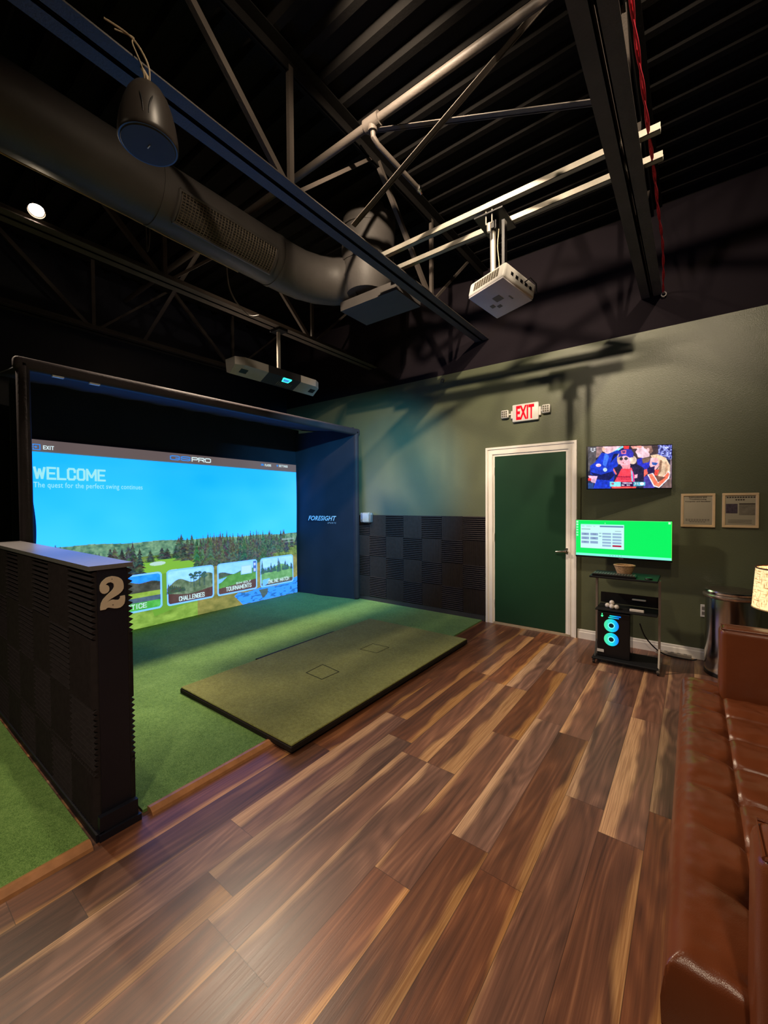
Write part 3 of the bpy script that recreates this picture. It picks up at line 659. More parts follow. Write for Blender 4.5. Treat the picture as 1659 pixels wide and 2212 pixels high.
# duct
DX, DZ, DR = -3.15, 3.74, .222
dk = thing('air_duct', 'big round black spiral air duct running above the bay and turning up to the roof', 'duct', (DX, 1, DZ))
pth = [(DX, YB+.02+(2.6-YB)*i/30, DZ) for i in range(31)]
pth += [(DX+.02, 2.80, DZ), (DX+.07, 2.97, DZ+.01), (DX+.16, 3.11, DZ+.02), (DX+.28, 3.2, DZ+.03), (DX+.42, 3.24, DZ+.03)]
MB().tube(pth, DR, 36).build('duct_body', duct_mat, dk, smooth=True)
MB().tube([(-2.66, 3.26, 3.58), (-2.66, 3.26, 3.7), (-2.645, 3.27, 4.0), (-2.63, 3.28, 4.35)], [.2, .255, .265, .265], 40).build('duct_riser', duct_mat, dk, smooth=True)
for z in (3.86, 4.2): MB().tube([(-2.648, 3.27, z-.012), (-2.646, 3.27, z+.012)], .272, 40).build('duct_band', duct_mat, dk, smooth=True)
for yy in (-2.2, -.2, 1.42, 2.47):
    MB().tube([(DX, yy-.02, DZ), (DX, yy+.02, DZ)], DR+.006, 36).build('duct_band', duct_mat, dk, smooth=True)
rim = MB()
for k in range(0, 62):
    y = YB+.1+k*.1
    if y > 2.5: break
gr = MB(); th0 = math.radians(-63); th1 = math.radians(-8)
def dp(y, th, r): return Vector((DX+r*math.cos(th), y, DZ+r*math.sin(th)))
for i in range(33):
    y = 1.52+i*(.82/32); gr.tube([dp(y, th0+(th1-th0)*j/8, DR+.014) for j in range(9)], .0035, 4)
for j in range(13):
    th = th0+(th1-th0)*j/12; gr.tube([dp(1.52, th, DR+.012), dp(2.34, th, DR+.012)], .0028, 4)
g_ = gr.build('supply_grille', dark_metal, dk)
fr = MB()
for th in (th0, th1): fr.tube([dp(1.5, th, DR+.008), dp(2.36, th, DR+.008)], .014, 6)
for y in (1.5, 1.93, 2.36): fr.tube([dp(y, th0+(th1-th0)*j/8, DR+.008) for j in range(9)], .013 if y != 1.93 else .007, 6)
fr.build('grille_frame', duct_mat, dk)
MB().box(-2.9, -2.2, 3.13, 3.55, 3.44, 3.53).build('plenum_box', duct_mat, dk)
cab = MB(); cab.tube([(DX-.584*(DR+.004), YB+.1+i*.3, DZ-.811*(DR+.004)+.003*math.sin(i*2.1)) for i in range(20)], .005, 6)
tag(cab.build('duct_cable', material('tan_cable', lin((170, 145, 110)), .5)), 'thin pale cable running along the underside of the big round duct', 'cable')
# hanging wires left of the duct
def wire(pts, r, lab, m=None, nm='hanging_wire'):
    P = [Vector(p) for p in pts]; out = []
    for i in range(len(P)-1):
        a = P[max(i-1, 0)]; b = P[i]; c = P[i+1]; d_ = P[min(i+2, len(P)-1)]
        for k in range(6):
            t = k/6; out.append(.5*((2*b)+(c-a)*t+(2*a-5*b+4*c-d_)*t*t+(3*b-a-3*c+d_)*t**3))
    out.append(P[-1]); return tag(MB().tube(out, r, 6).build(nm, m or black_steel), lab, 'wire')
wire([(-3.6, 1.55, 4.2), (-3.6, 1.56, 3.7), (-3.61, 1.57, 3.56), (-3.6, 1.585, 3.7), (-3.6, 1.59, 4.2)], .005, 'thin looped wire dangling between the duct and the sensor joist')
wire([(-3.60, 2.3, 4.2), (-3.60, 2.29, 3.7), (-3.61, 2.36, 3.5), (-3.64, 2.55, 3.4), (-3.675, 2.7, 3.46)], .008, 'black cable drooping from the roof to the sensor joist')

# red cord
redc = material('red_cord', lin((215, 52, 74)), .7, 0, .2, 60)
cp = [(-.205, -1.2, 3.54), (-.21, .3, 3.53), (-.215, 1.2, 3.545), (-.217, 2.02, 3.55), (-.215, 2.4, 3.552), (-.219, 2.8, 3.545), (-.208, 3.33, 3.55), (-.214, 3.99, 3.548), (-.225, 4.5, 3.50), (-.237, 4.75, 3.456)]
cmb = MB(); 
for ph in (0, PI):
    L_ = []
    P = [Vector(p) for p in cp]
    for i in range(len(P)-1):
        for k in range(24):
            t = k/24; q = P[i].lerp(P[i+1], t); a = (q.y*14)+ph; L_.append(q+Vector((math.cos(a)*.0055+.004*math.sin(q.y*5), 0, math.sin(a)*.0055)))
    cmb.tube(L_, .0048, 6)
tag(cmb.build('red_cord', redc), 'twisted red cord strung under the roof towards the door wall', 'cord')
rg = MB(); rg.tube([(-.237+.02*math.cos(a*PI/8), 4.755, 3.44+.02*math.sin(a*PI/8)) for a in range(17)], .005, 8); rg.tube([(-.237, 4.755, 3.42), (-.237, 4.796, 3.42)], .004, 6)
tag(rg.build('eye_hook', pole_metal, smooth=True), 'small pale ring hook on the dark wall at the end of the red cord', 'hook')
rg = MB(); rg.tube([(-2.62+.022*math.cos(a*PI/8), 4.765, 3.07+.022*math.sin(a*PI/8)) for a in range(17)], .006, 8); rg.tube([(-2.62, 4.765, 3.048), (-2.62, 4.796, 3.048)], .005, 6)
tag(rg.build('eye_hook', black_steel, smooth=True), 'small dark ring hook high on the green wall left of the exit sign', 'hook')

# pendant speaker
sx, sy, sz = -1.985, .878, 3.1
sp_ = thing('pendant_speaker', 'black bell-shaped pendant loudspeaker hanging under the middle joist', 'speaker', (sx, sy, sz))
MB().lathe([(.118, 0), (.122, .006), (.122, .02), (.12, .05), (.113, .10), (.100, .155), (.083, .205), (.062, .24), (.04, .255), (.018, .262)], (sx, sy, sz), 48).build('housing', material('black_satin', lin((62, 56, 52)), .38), sp_, smooth=50)
MB().lathe([(.108, -.004), (.112, .0), (.112, .004)], (sx, sy, sz), 48).build('speaker_grille', material('speaker_cloth', lin((60, 62, 66)), .7), sp_)
MB().box(sx-.012, sx+.012, sy-.002, sy+.002, sz-.007, sz-.003).build('badge', white_plastic, sp_)
gv = MB()
for s in (-1, 1):
    pts = []
    for k in range(9):
        t = k/8; zz = .05+.15*t; rr_ = .1205-.045*t**1.6; a = math.radians(-28)+s*(math.radians(5)+math.radians(24)*t*t); pts.append((sx+rr_*math.cos(a), sy+rr_*math.sin(a), sz+zz))
    gv.tube(pts, [.001+.003*math.sin(PI*k/8) for k in range(9)], 6)
gv.build('housing_groove', black_plastic, sp_)
wm_ = material('tan_wire', lin((190, 170, 140)), .5)
MB().tube([(sx, sy, sz+.26), (sx, sy, sz+.30), (sx-.03, sy-.01, 3.455)], .008, 8).build('hanger', wm_, sp_)
wire([(sx+.02, sy, sz+.25), (sx+.035, sy-.01, 3.42), (sx+.01, sy-.04, 3.50), (sx-.02, sy-.08, 3.545), (sx-.03, sy-.16, 3.54)], .004, 'pale wire curling from the pendant speaker up over the joist', wm_)
wire([(sx+.0, sy-.01, sz+.26), (sx+.02, sy-.03, 3.41), (sx-.0, sy-.06, 3.50), (sx-.02, sy-.05, 3.55), (sx-.03, sy-.12, 3.53)], .003, 'second thinner wire twisted beside the speaker hanger', wm_)

# white projector
pj = thing('ceiling_projector', 'white ceiling projector hanging on a pole from the strut channels', 'projector', (-1.08, 2.74, 2.85))
ang = math.radians(-22+.0)
MP = Matrix.Translation((-1.075, 2.745, 2.865)) @ Matrix.Rotation(math.radians(-22), 4, 'Z') @ Matrix.Rotation(math.radians(-15), 4, 'X')
MB().rbox(-.165, .165, -.14, .165, .006, .115, .018, 3, MP).build('projector_body', white_plastic, pj, smooth=True)
MB().rbox(-.158, .158, -.133, .158, 0, .012, .005, 2, MP).build('bottom_cover', material('projector_cover', lin((205, 200, 205)), .45), pj, smooth=True)
vt = MB()
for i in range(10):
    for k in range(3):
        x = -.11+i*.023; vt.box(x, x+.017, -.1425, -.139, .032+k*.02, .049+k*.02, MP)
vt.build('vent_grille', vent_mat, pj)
vt = MB(); vt.box(-.03, .03, -.03, .02, -.002, .001, MP); vt.box(-.1, -.07, .02, .05, -.002, .001, MP); vt.box(-.06, -.03, .05, .075, -.002, .001, MP); vt.box(.07, .08, .02, .06, -.002, .001, MP)
vt.build('control_panel', grey_plastic, pj)
vt = MB()
for i in range(5): vt.box(.1645, .1665, -.08+i*.045, -.058+i*.045, .05, .072, MP)
vt.tube([MP @ Vector((.165, .05, .07)), MP @ Vector((.2, .06, .09)), MP @ Vector((.22, .10, .06)), MP @ Vector((.2, .14, .03))], .004, 6)
vt.build('rear_ports', black_plastic, pj)
MB().tube([MP @ Vector((-.166, -.03, .06)), MP @ Vector((-.19, -.03, .06))], .035, 20).build('projector_lens', black_plastic, pj)
MB().tube([(-1.162, 2.87, 2.97), (-1.165, 2.87, 3.44)], .02, 16).build('mount_pole', pole_metal, pj, smooth=True)
pm = MB(); pm.box(-1.24, -1.09, 2.79, 2.95, 2.965, 2.975); pm.box(-1.2, -1.13, 2.84, 2.9, 3.42, 3.5); pm.box(-1.27, -1.06, 2.78, 3.05, 3.5, 3.51); pm.tube([(-1.162, 2.87, 2.97), (-1.162, 2.87, 3.01)], .03, 12)
pm.bar((-1.08, 2.87, 3.0), (-1.08, 2.87, 3.46), .05, .02, (1, 0, 0))
pm.build('mount_bracket', black_plastic, pj)
cl = MB()
for s in (-.022, .022): cl.tube([(-1.165+s, 2.8, 3.44), (-1.165+s, 2.8, 3.585)], .005, 6)
cl.tube([(-1.187, 2.8, 3.585), (-1.143, 2.8, 3.585)], .005, 6); cl.tube([(-1.187, 2.8, 3.44), (-1.143, 2.8, 3.44)], .005, 6); cl.tube([(-1.165, 2.8, 3.38), (-1.165, 2.8, 3.44)], .014, 8)
cl.build('strut_clamp', pole_metal, pj)
wire([(-1.135, 2.87, 3.0), (-1.12, 2.875, 3.15), (-1.13, 2.87, 3.3), (-1.12, 2.87, 3.42)], .003, 'thin pale cable running beside the projector pole', wm_)

# overhead sensor unit
lm = thing('overhead_sensor', 'long white and dark overhead launch sensor bar with a glowing turquoise badge', 'sensor', (-3.78, 3.05, 2.83))
def bprof(y0, y1, mbx, sc=1., inset=0.):
    cs = [(-3.70, 2.985), (-3.70, 2.905), (-3.85, 2.83), (-3.90, 2.85), (-3.92, 2.985)]
    mbx.prism(cs, lambda a, b, t: (a, t, b), y0, y1)
e1 = MB()
e1.prism([(-3.70, 2.985), (-3.70, 2.905), (-3.85, 2.83), (-3.90, 2.85), (-3.92, 2.985)], lambda a, b, t: (a+(0 if t > 2.5 else -.05*(1 if a > -3.8 else 0)), t, b), 2.46, 2.55); bprof(2.55, 2.84, e1)
sw_ = material('sensor_white', lin((170, 166, 162)), .45)
e1.build('end_section', sw_, lm)
e1 = MB(); bprof(3.3, 3.54, e1); e1.prism([(-3.70, 2.985), (-3.70, 2.905), (-3.85, 2.83), (-3.90, 2.85), (-3.92, 2.985)], lambda a, b, t: (a+(0 if t < 3.58 else -.05*(1 if a > -3.8 else 0)), t, b), 3.54, 3.63)
e1.build('end_section', sw_, lm)
c1 = MB(); bprof(2.84, 3.3, c1); c1.build('centre_section', material('sensor_dark', lin((44, 44, 48)), .4), lm)
def onbot(y, s, off=.003):   # s 0..1 across slanted underside
    a = Vector((-3.70, y, 2.905)); b = Vector((-3.85, y, 2.83)); n = Vector((.447, 0, -.894)); return a.lerp(b, s)+n*off
def quad_bot(mb, y0, y1, s0, s1, t=.004):
    mb.add([onbot(y0, s0), onbot(y1, s0), onbot(y1, s1), onbot(y0, s1), onbot(y0, s0, -.002), onbot(y1, s0, -.002), onbot(y1, s1, -.002), onbot(y0, s1, -.002)], [(0,1,2,3),(4,7,6,5),(0,4,5,1),(1,5,6,2),(2,6,7,3),(3,7,4,0)])
for y in (2.54, 3.5):
    q = MB(); quad_bot(q, y, y+.08, .35, .7); q.build('camera_window', black_plastic, lm)
q = MB(); quad_bot(q, 3.055, 3.17, .05, .16); quad_bot(q, 3.065, 3.16, .38, .44); q.bar(onbot(3.055, .1), onbot(3.075, .42), .012, .004, (.447, 0, -.894)); q.bar(onbot(3.17, .1), onbot(3.15, .42), .012, .004, (.447, 0, -.894))
q.build('glowing_badge', material('turquoise_glow', (0, 0, 0), .5, emit=lin((60, 245, 225)), estr=1.6), lm)
q = MB(); quad_bot(q, 3.075, 3.15, .18, .38); q.build('badge_face', material('blue_badge', (0, 0, 0), .5, emit=lin((60, 150, 220)), estr=1.), lm)
q = MB()
for k in range(9): quad_bot(q, 3.03+k*.024, 3.037+k*.024, .52, .86)
q.build('vent_slot', grey_plastic, lm)
MB().box(-3.80, -3.775, 3.03, 3.065, 2.98, 3.44).build('mount_bar', pole_metal, lm)
q = MB(); q.box(-3.86, -3.70, 2.99, 3.11, 3.425, 3.453); q.build('mount_plate', black_plastic, lm)

# ------------------------------------------------------------------ wall things near the door
def front(x0, x1, z0, z1, t, y=YW, mb=None, b=.006):
    mb = mb or MB(); mb.rbox(x0, x1, y-t, y, z0, z1, b, 2); return mb
exs = thing('exit_sign', 'white emergency exit sign with red EXIT letters above the door', 'exit sign', (-1.54, YW, 2.38))
front(-1.695, -1.395, 2.405, 2.605, .045, b=.012).build('sign_housing', white_plastic, exs, smooth=True)
q = front(-1.715, -1.69, 2.45, 2.54, .035); front(-1.4, -1.372, 2.45, 2.55, .035, mb=q); q.build('end_bracket', white_plastic, exs)
redm = material('red_letters', lin((120, 4, 10)), .5, emit=lin((255, 10, 40)), estr=.8, spec=.1)
text('exit_lettering', 'EXIT', (-1.647, YW-.045, 2.425), (1, 0, 0), (0, 0, 1), .205, .16, redm, exs, bold=.035, depth=.002)
for i, x in enumerate((-1.785, -1.315)):
    hd = front(x-.045, x+.045, 2.465, 2.56, .05, b=.014).build('lamp_head', white_plastic, exs, smooth=True)
    q = MB()
    for a in range(3):
        for b2 in range(3): q.box(x-.034+a*.024, x-.016+a*.024, YW-.0525, YW-.049, 2.477+b2*.025, 2.496+b2*.025)
    q.build('lamp_reflector', material('reflector_facets', lin((150, 145, 130)), .2, .6), hd)
    front(min(x, -1.54+(.165 if i else -.165)), max(x, -1.54+(.165 if i else -.165)), 2.495, 2.515, .02).build('lamp_arm', white_plastic, exs)

# television
TL_ = Vector((-.812, 4.35, 2.003)); TRr = Vector((-.163, 4.70, 1.998))
tv = thing('television', 'flat wall television on a swivel arm showing sports fans in blue and orange', 'television', (-.49, 4.52, 1.6))
tx = Vector((TRr.x-TL_.x, TRr.y-TL_.y, 0)); tw = tx.length; tx.normalize(); tn = Vector((tx.y, -tx.x, 0))
MT = Matrix(((tx.x, tn.x, 0, TL_.x), (tx.y, tn.y, 0, TL_.y), (0, 0, 1, 1.595), (0, 0, 0, 1)))   # local x along tv, y toward the viewer
MB().rbox(-.008, tw+.008, -.035, 0.0, -.006, .412, .005, 2, MT).build('television_case', black_plastic, tv, smooth=True)
def tvc():
    c = Canvas(300, 170, (40, 40, 60))
    def q(x, y): x_ = (x-95)/1490.; t = 150-.0638*(x-95); b = 835-.0235*(x-95); return (x_, (y-t)/(b-t))
    def P(pts, col, al=1.): c.poly([q(*p) for p in pts], col, al)
    def E_(x, y, rx, ry, col, al=1.): a = q(x, y); c.ell(a[0], a[1], rx/1490., ry/700., col, al)
    P([(95, 150), (260, 140), (230, 420), (95, 560)], (84, 80, 84)); P([(250, 130), (360, 128), (350, 260), (240, 330)], (150, 120, 120)); 
    P([(1330, 60), (1590, 50), (1590, 330), (1330, 240)], (80, 84, 170)); n = c.fnoise(60, 60, 3, 2); m = (n > .56) & (c.u > .83) & (c.v < .33); c.put(m, (160, 170, 230)); m = (n < .42) & (c.u > .83) & (c.v < .33); c.put(m, (40, 40, 90))
    P([(840, 100), (1340, 70), (1350, 210), (1000, 400), (860, 420), (900, 200)], (70, 56, 60))
    P([(360, 130), (700, 105), (640, 150), (480, 260), (420, 250), (360, 200)], (238, 190, 200)); P([(500, 240), (720, 100), (740, 130), (520, 265)], (130, 215, 225)); E_(375, 180, 24, 40, (240, 170, 150))
    P([(340, 235), (460, 250), (620, 185), (690, 200), (640, 290), (640, 420), (600, 520), (560, 700), (500, 835), (190, 835), (260, 640), (140, 600), (130, 460), (220, 400)], (28, 56, 190))
    P([(400, 240), (480, 280), (420, 470), (360, 430)], (60, 110, 230)); P([(560, 250), (660, 240), (560, 330), (500, 400)], (20, 24, 70)); P([(140, 560), (330, 600), (540, 540), (580, 600), (480, 690), (250, 680)], (20, 26, 84))
    E_(285, 445, 48, 28, (240, 190, 205)); E_(405, 515, 36, 34, (200, 225, 240)); P([(95, 620), (270, 625), (230, 740), (160, 730)], (225, 180, 210)); P([(95, 660), (150, 660), (150, 700), (95, 705)], (230, 60, 60)); P([(95, 740), (200, 740), (190, 835), (95, 835)], (40, 70, 130))
    P([(970, 330), (1060, 290), (1200, 330), (1200, 420), (1150, 560), (1000, 540)], (44, 50, 190)); P([(1060, 310), (1220, 280), (1180, 370), (1080, 390)], (120, 95, 80))
    P([(970, 110), (1130, 90), (1200, 150), (1200, 270), (1080, 300), (990, 290), (975, 240), (945, 200), (975, 160)], (242, 200, 212)); P([(1080, 95), (1230, 85), (1260, 180), (1200, 230), (1150, 150), (1100, 130)], (140, 105, 95)); P([(860, 110), (1050, 90), (1060, 130), (900, 150)], (240, 160, 150)); E_(1170, 160, 26, 32, (232, 180, 185))
    P([(560, 480), (700, 430), (880, 400), (960, 400), (1100, 470), (1120, 620), (1100, 720), (980, 835), (520, 835), (600, 620)], (36, 32, 62))
    P([(700, 490), (880, 470), (930, 600), (920, 730), (570, 720), (640, 600)], (250, 66, 84)); P([(560, 485), (620, 580), (600, 600), (550, 520)], (250, 110, 110)); P([(870, 500), (910, 560), (905, 710), (880, 690)], (110, 190, 215)); P([(905, 520), (940, 700), (915, 710), (895, 560)], (220, 60, 150))
    for x in range(630, 870, 30): P([(x, 615), (x+20, 612), (x+18, 640), (x, 645)], (130, 20, 60)); P([(x+6, 655), (x+24, 652), (x+22, 672), (x+6, 676)], (150, 30, 70))
    E_(660, 330, 40, 90, (205, 170, 150)); E_(900, 340, 70, 70, (226, 200, 180)); E_(765, 370, 98, 100, (248, 180, 195)); P([(700, 430), (860, 420), (850, 490), (720, 490)], (235, 150, 160))
    P([(640, 290), (680, 180), (760, 155), (870, 160), (915, 220), (910, 290), (840, 300), (780, 270), (700, 280), (630, 305)], (52, 52, 170)); P([(690, 185), (785, 175), (780, 240), (695, 245)], (220, 110, 130)); P([(712, 198), (765, 192), (762, 225), (715, 228)], (60, 40, 120)); P([(730, 105), (835, 98), (830, 155), (740, 160)], (245, 60, 60))
    E_(695, 325, 30, 26, (44, 44, 56)); E_(780, 318, 34, 26, (60, 58, 60)); E_(745, 392, 30, 12, (200, 110, 120)); E_(755, 390, 16, 5, (250, 235, 235))
    P([(1210, 250), (1330, 225), (1480, 280), (1560, 420), (1580, 560), (1480, 620), (1340, 640), (1290, 560), (1370, 420), (1340, 320), (1240, 300)], (226, 192, 160)); P([(1380, 320), (1420, 330), (1400, 520), (1330, 620), (1360, 450)], (150, 112, 90)); P([(1480, 330), (1520, 420), (1500, 560), (1460, 600)], (190, 150, 120))
    P([(1215, 290), (1340, 290), (1370, 420), (1300, 500), (1220, 470), (1195, 410)], (248, 182, 188)); P([(1235, 365), (1345, 375), (1310, 420), (1245, 410)], (50, 90, 170)); P([(1160, 470), (1290, 430), (1270, 560), (1180, 570)], (36, 30, 74)); P([(1290, 490), (1370, 490), (1330, 600), (1280, 590)], (240, 80, 70))
    P([(1100, 500), (1150, 480), (1170, 560), (1100, 620)], (240, 100, 90)); P([(1100, 620), (1180, 580), (1300, 760), (1280, 835), (1090, 835)], (70, 60, 150))
    P([(1160, 580), (1260, 550), (1350, 700), (1530, 510), (1565, 540), (1540, 640), (1370, 805), (1270, 780)], (250, 235, 240)); P([(1180, 580), (1245, 565), (1350, 725), (1520, 530), (1545, 560), (1520, 630), (1365, 790), (1285, 765)], (250, 118, 90)); P([(1290, 590), (1480, 620), (1350, 710)], (120, 80, 70)); P([(1380, 820), (1580, 600), (1590, 820)], (116, 92, 90))
    P([(1560, 300), (1590, 300), (1590, 700), (1550, 560)], (130, 110, 120))
    P([(490, 712), (690, 712), (690, 790), (490, 795)], (120, 215, 225)); P([(692, 712), (915, 708), (915, 785), (692, 790)], (50, 24, 76)); P([(915, 708), (1125, 705), (1125, 770), (915, 785)], (90, 170, 195)); E_(545, 745, 24, 20, (150, 90, 110)); E_(1065, 738, 38, 24, (235, 225, 235))
    P([(520, 795), (965, 785), (960, 815), (530, 828)], (245, 80, 80)); P([(715, 722), (890, 720), (890, 738), (715, 740)], (220, 210, 230)); P([(705, 757), (755, 757), (755, 775), (705, 777)], (230, 225, 235)); P([(795, 755), (855, 755), (855, 773), (795, 775)], (230, 225, 235))
    for x in (135, 190): P([(x, 165), (x+38, 163), (x+38, 178), (x, 180)], (220, 225, 235)); P([(x, 190), (x+38, 188), (x+38, 203), (x, 205)], (220, 225, 235))
    P([(155, 215), (210, 213), (200, 228), (160, 230)], (220, 225, 235)); P([(935, 590), (990, 575), (980, 640), (930, 650)], (230, 170, 190)); P([(1460, 100), (1530, 96), (1530, 115), (1460, 118)], (200, 205, 250)); P([(1365, 100), (1440, 96), (1440, 108), (1365, 112)], (170, 180, 240))
    c.a *= .78+.48*c.fnoise(26, 16, 31, 3)[..., None]; c.a *= .9+.2*c.fnoise(60, 14, 33, 2)[..., None]
    c.a += (c.fnoise(120, 70, 21, 2)[..., None]-.5)*30
    for _ in range(1):
        A_ = c.a; c.a = (A_*2+np.roll(A_, 1, 0)+np.roll(A_, -1, 0)+np.roll(A_, 1, 1)+np.roll(A_, -1, 1))/6
    c.a = np.clip(c.a, 0, 255)
    return c
def tvfn(u, v):
    o = TL_; k = .0025
    return o.x+tx.x*tw*u+tn.x*k, o.y+tx.y*tw*u+tn.y*k, 2.0-.402*v
picture('television_screen', tvc(), tvfn, cmat('television_picture', 1.25, .01, .2), tv)
def tvt(s, x0, y0, x1, y1, m):
    def q(x, y): x_ = (x-95)/1490.; t = 150-.0638*(x-95); b = 835-.0235*(x-95); return x_, (y-t)/(b-t)
    a = q(x0, y1); b = q(x1, y0)
    text('score_text', s, Vector((TL_.x, TL_.y, 0))+tx*tw*a[0]+tn*.004+Vector((0, 0, 2.0-.402*a[1])), tx, (0, 0, 1), tw*(b[0]-a[0]), .402*(a[1]-b[1]), m, tv, bold=.02, depth=0)
tvt('35', 930, 720, 1005, 757, pure_white)
q = MB(); q.bar((-.49, 4.54, 1.8), (-.40, 4.785, 1.8), .04, .03); q.box(-.48, -.30, YW-.02, YW, 1.7, 1.9); q.build('wall_arm', black_plastic, tv)

# computer monitor
mo = thing('wide_monitor', 'very wide monitor with a bright green desktop and one open window', 'monitor', (-.56, 4.6, .92))
MX0, MX1, MZ0, MZ1, MY = -.97, -.152, .905, 1.285, 4.6
MB().rbox(MX0-.004, MX1+.004, MY, MY+.035, MZ0, MZ1+.004, .005, 2).build('monitor_case', black_plastic, mo, smooth=True)
def monc():
    c = Canvas(420, 190, (0, 240, 96))
    c.rect(.0, .935, 1, 1, (130, 250, 225)); c.rect(0, 0, .004, 1, (110, 245, 160)); c.rect(.996, 0, 1, 1, (140, 240, 90)); c.rect(0, 0, 1, .012, (90, 245, 120))
    c.rect(.058, .135, .535, .80, (80, 180, 130), .45)
    c.rect(.055, .115, .53, .785, (205, 250, 248)); c.rect(.055, .115, .53, .15, (170, 250, 235)); c.rect(.27, .15, .525, .19, (98, 120, 170))
    c.rect(.065, .245, .165, .262, (120, 140, 150)); c.rect(.435, .285, .50, .298, (150, 175, 185)); c.rect(.065, .165, .1, .175, (150, 190, 190)); c.rect(.12, .165, .18, .175, (150, 190, 190)); c.rect(.2, .165, .22, .175, (150, 190, 190))
    for i in range(3):
        for j in range(2): c.rect(.065+j*.1, .355+i*.115, .152+j*.1, .425+i*.115, (140, 168, 206))
    for i in range(5):
        for j in range(2): c.rect(.30+j*.11, .345+i*.082, .395+j*.11, .395+i*.082, (150, 182, 214) if not (i == 4 and j == 1) else (180, 30, 70))
    c.rect(.262, .35, .29, .37, (110, 150, 170)); c.rect(.262, .43, .29, .45, (110, 150, 170))
    for i in range(6): c.rect(.006, .03+i*.075, .028, .075+i*.075, (190, 255, 220) if i < 2 else (150, 250, 195))
    c.rect(.966, .02, .988, .07, (190, 255, 215)); c.ell(.33, .08, .004, .012, (200, 255, 220))
    for k in range(5): c.rect(.38+k*.03, .955, .388+k*.03, .972, (70, 150, 150))
    return c
picture('monitor_screen', monc(), lambda u, v: (MX0+(MX1-MX0)*u, MY-.002+0*u, MZ1-(MZ1-MZ0-.018)*v), cmat('monitor_picture', 1.05, .01, .2), mo)
dm = emat('window_text', (70, 95, 130))
def mtext(s, u, v, w, h):
    text('window_lettering', s, (MX0+(MX1-MX0)*u, MY-.003, MZ1-(MZ1-MZ0-.018)*v), (1, 0, 0), (0, 0, 1), w*(MX1-MX0), h*(MZ1-MZ0), dm, mo, bold=.01, depth=0)
mtext('120.1', .09, .41, .04, .035); mtext('15.8', .195, .41, .03, .035); mtext('11.2', .09, .525, .03, .035); mtext('2596', .19, .525, .035, .035); mtext('-0.9', .09, .635, .03, .035)
MB().box(-.58, -.54, MY-.001, MY+.001, MZ0+.004, MZ0+.009).build('monitor_badge', grey_plastic, mo)
q = MB(); q.box(-.60, -.50, MY+.035, YW, 1.05, 1.12); q.box(-.63, -.47, YW-.015, YW, .98, 1.2); q.build('wall_bracket', black_plastic, mo)

# framed notices
frame_mat = material('pale_maple', lin((226, 196, 150)), .45, 0, .06, 14); paper = material('printed_paper', lin((200, 192, 172)), .7, 0, .03, 10)
ink = material('brown_ink', lin((70, 58, 52)), .7); glass = None
def glassmat():
    m = bpy.data.materials.new('picture_glass'); m.use_nodes = True; nt = m.node_tree; nt.nodes.clear()
    o = N(nt, 'ShaderNodeOutputMaterial'); g = N(nt, 'ShaderNodeBsdfGlossy'); g.inputs['Roughness'].default_value = .03; t = N(nt, 'ShaderNodeBsdfTransparent'); f = N(nt, 'ShaderNodeFresnel'); f.inputs[0].default_value = 1.5; mx = N(nt, 'ShaderNodeMixShader')
    no = N(nt, 'ShaderNodeTexNoise'); no.inputs['Scale'].default_value = 5
    rp = N(nt, 'ShaderNodeValToRGB'); rp.color_ramp.elements[0].color = (.97, .97, .97, 1); rp.color_ramp.elements[1].color = (1, 1, 1, 1); nt.links.new(no.outputs[0], rp.inputs[0]); nt.links.new(rp.outputs[0], t.inputs[0])
    nt.links.new(f.outputs[0], mx.inputs[0]); nt.links.new(t.outputs[0], mx.inputs[1]); nt.links.new(g.outputs[0], mx.inputs[2]); nt.links.new(mx.outputs[0], o.inputs[0]); return m
glass = glassmat()
def notice(x0, x1, z0, z1, label):
    t = thing('framed_notice', label, 'picture frame', ((x0+x1)/2, YW, z0)); w = .022
    q = MB(); q.rbox(x0, x1, YW-.02, YW, z0, z0+w, .003, 1); q.rbox(x0, x1, YW-.02, YW, z1-w, z1, .003, 1); q.rbox(x0, x0+w, YW-.02, YW, z0+w*.9, z1-w*.9, .003, 1); q.rbox(x1-w, x1, YW-.02, YW, z0+w*.9, z1-w*.9, .003, 1)
    q.build('frame', frame_mat, t); MB().box(x0+w*.8, x1-w*.8, YW-.009, YW-.001, z0+w*.8, z1-w*.8).build('paper', paper, t)
    MB().box(x0+w*.8, x1-w*.8, YW-.0135, YW-.012, z0+w*.8, z1-w*.8).build('pane', glass, t)
    return t
n1 = notice(-.092, .162, 1.23, 1.541, 'pale framed notice with bold three-line heading, nearer the television')
def nt_(s, x, z, w, h, par, y=YW-.0092): text('notice_text', s, (x-w/2, y, z), (1, 0, 0), (0, 0, 1), w, h, ink, par, bold=.035, depth=.0004)
nt_('Instructions and', .035, 1.50, .13, .014, n1); nt_('Troubleshooting', .035, 1.48, .125, .014, n1); nt_('Computer and Simulator', .035, 1.46, .19, .014, n1)
q = MB()
for k in range(3): 
    for j in range(9-3*(k == 2)): q.box(-.055+.02*j+(.03 if k == 2 else 0), -.04+.02*j+(.03 if k == 2 else 0), YW-.0095, YW-.009, 1.30-k*.011, 1.304-k*.011)
q.build('notice_lines', ink, n1)
n2 = notice(.209, .456, 1.233, 1.541, 'pale framed notice farther right with small photographs printed on it')
q = MB(); rr2 = random.Random(3)
for j in range(11): q.box(.24+.0178*j, .24+.0178*j+.0135, YW-.0095, YW-.009, 1.497, 1.508)
for j in range(4): q.box(.30+.0165*j, .30+.0165*j+.012, YW-.0095, YW-.009, 1.475, 1.486)
for j in range(3): q.box(.25, .41, YW-.0095, YW-.009, 1.30-j*.013, 1.303-j*.013)
q.build('notice_lines', ink, n2)
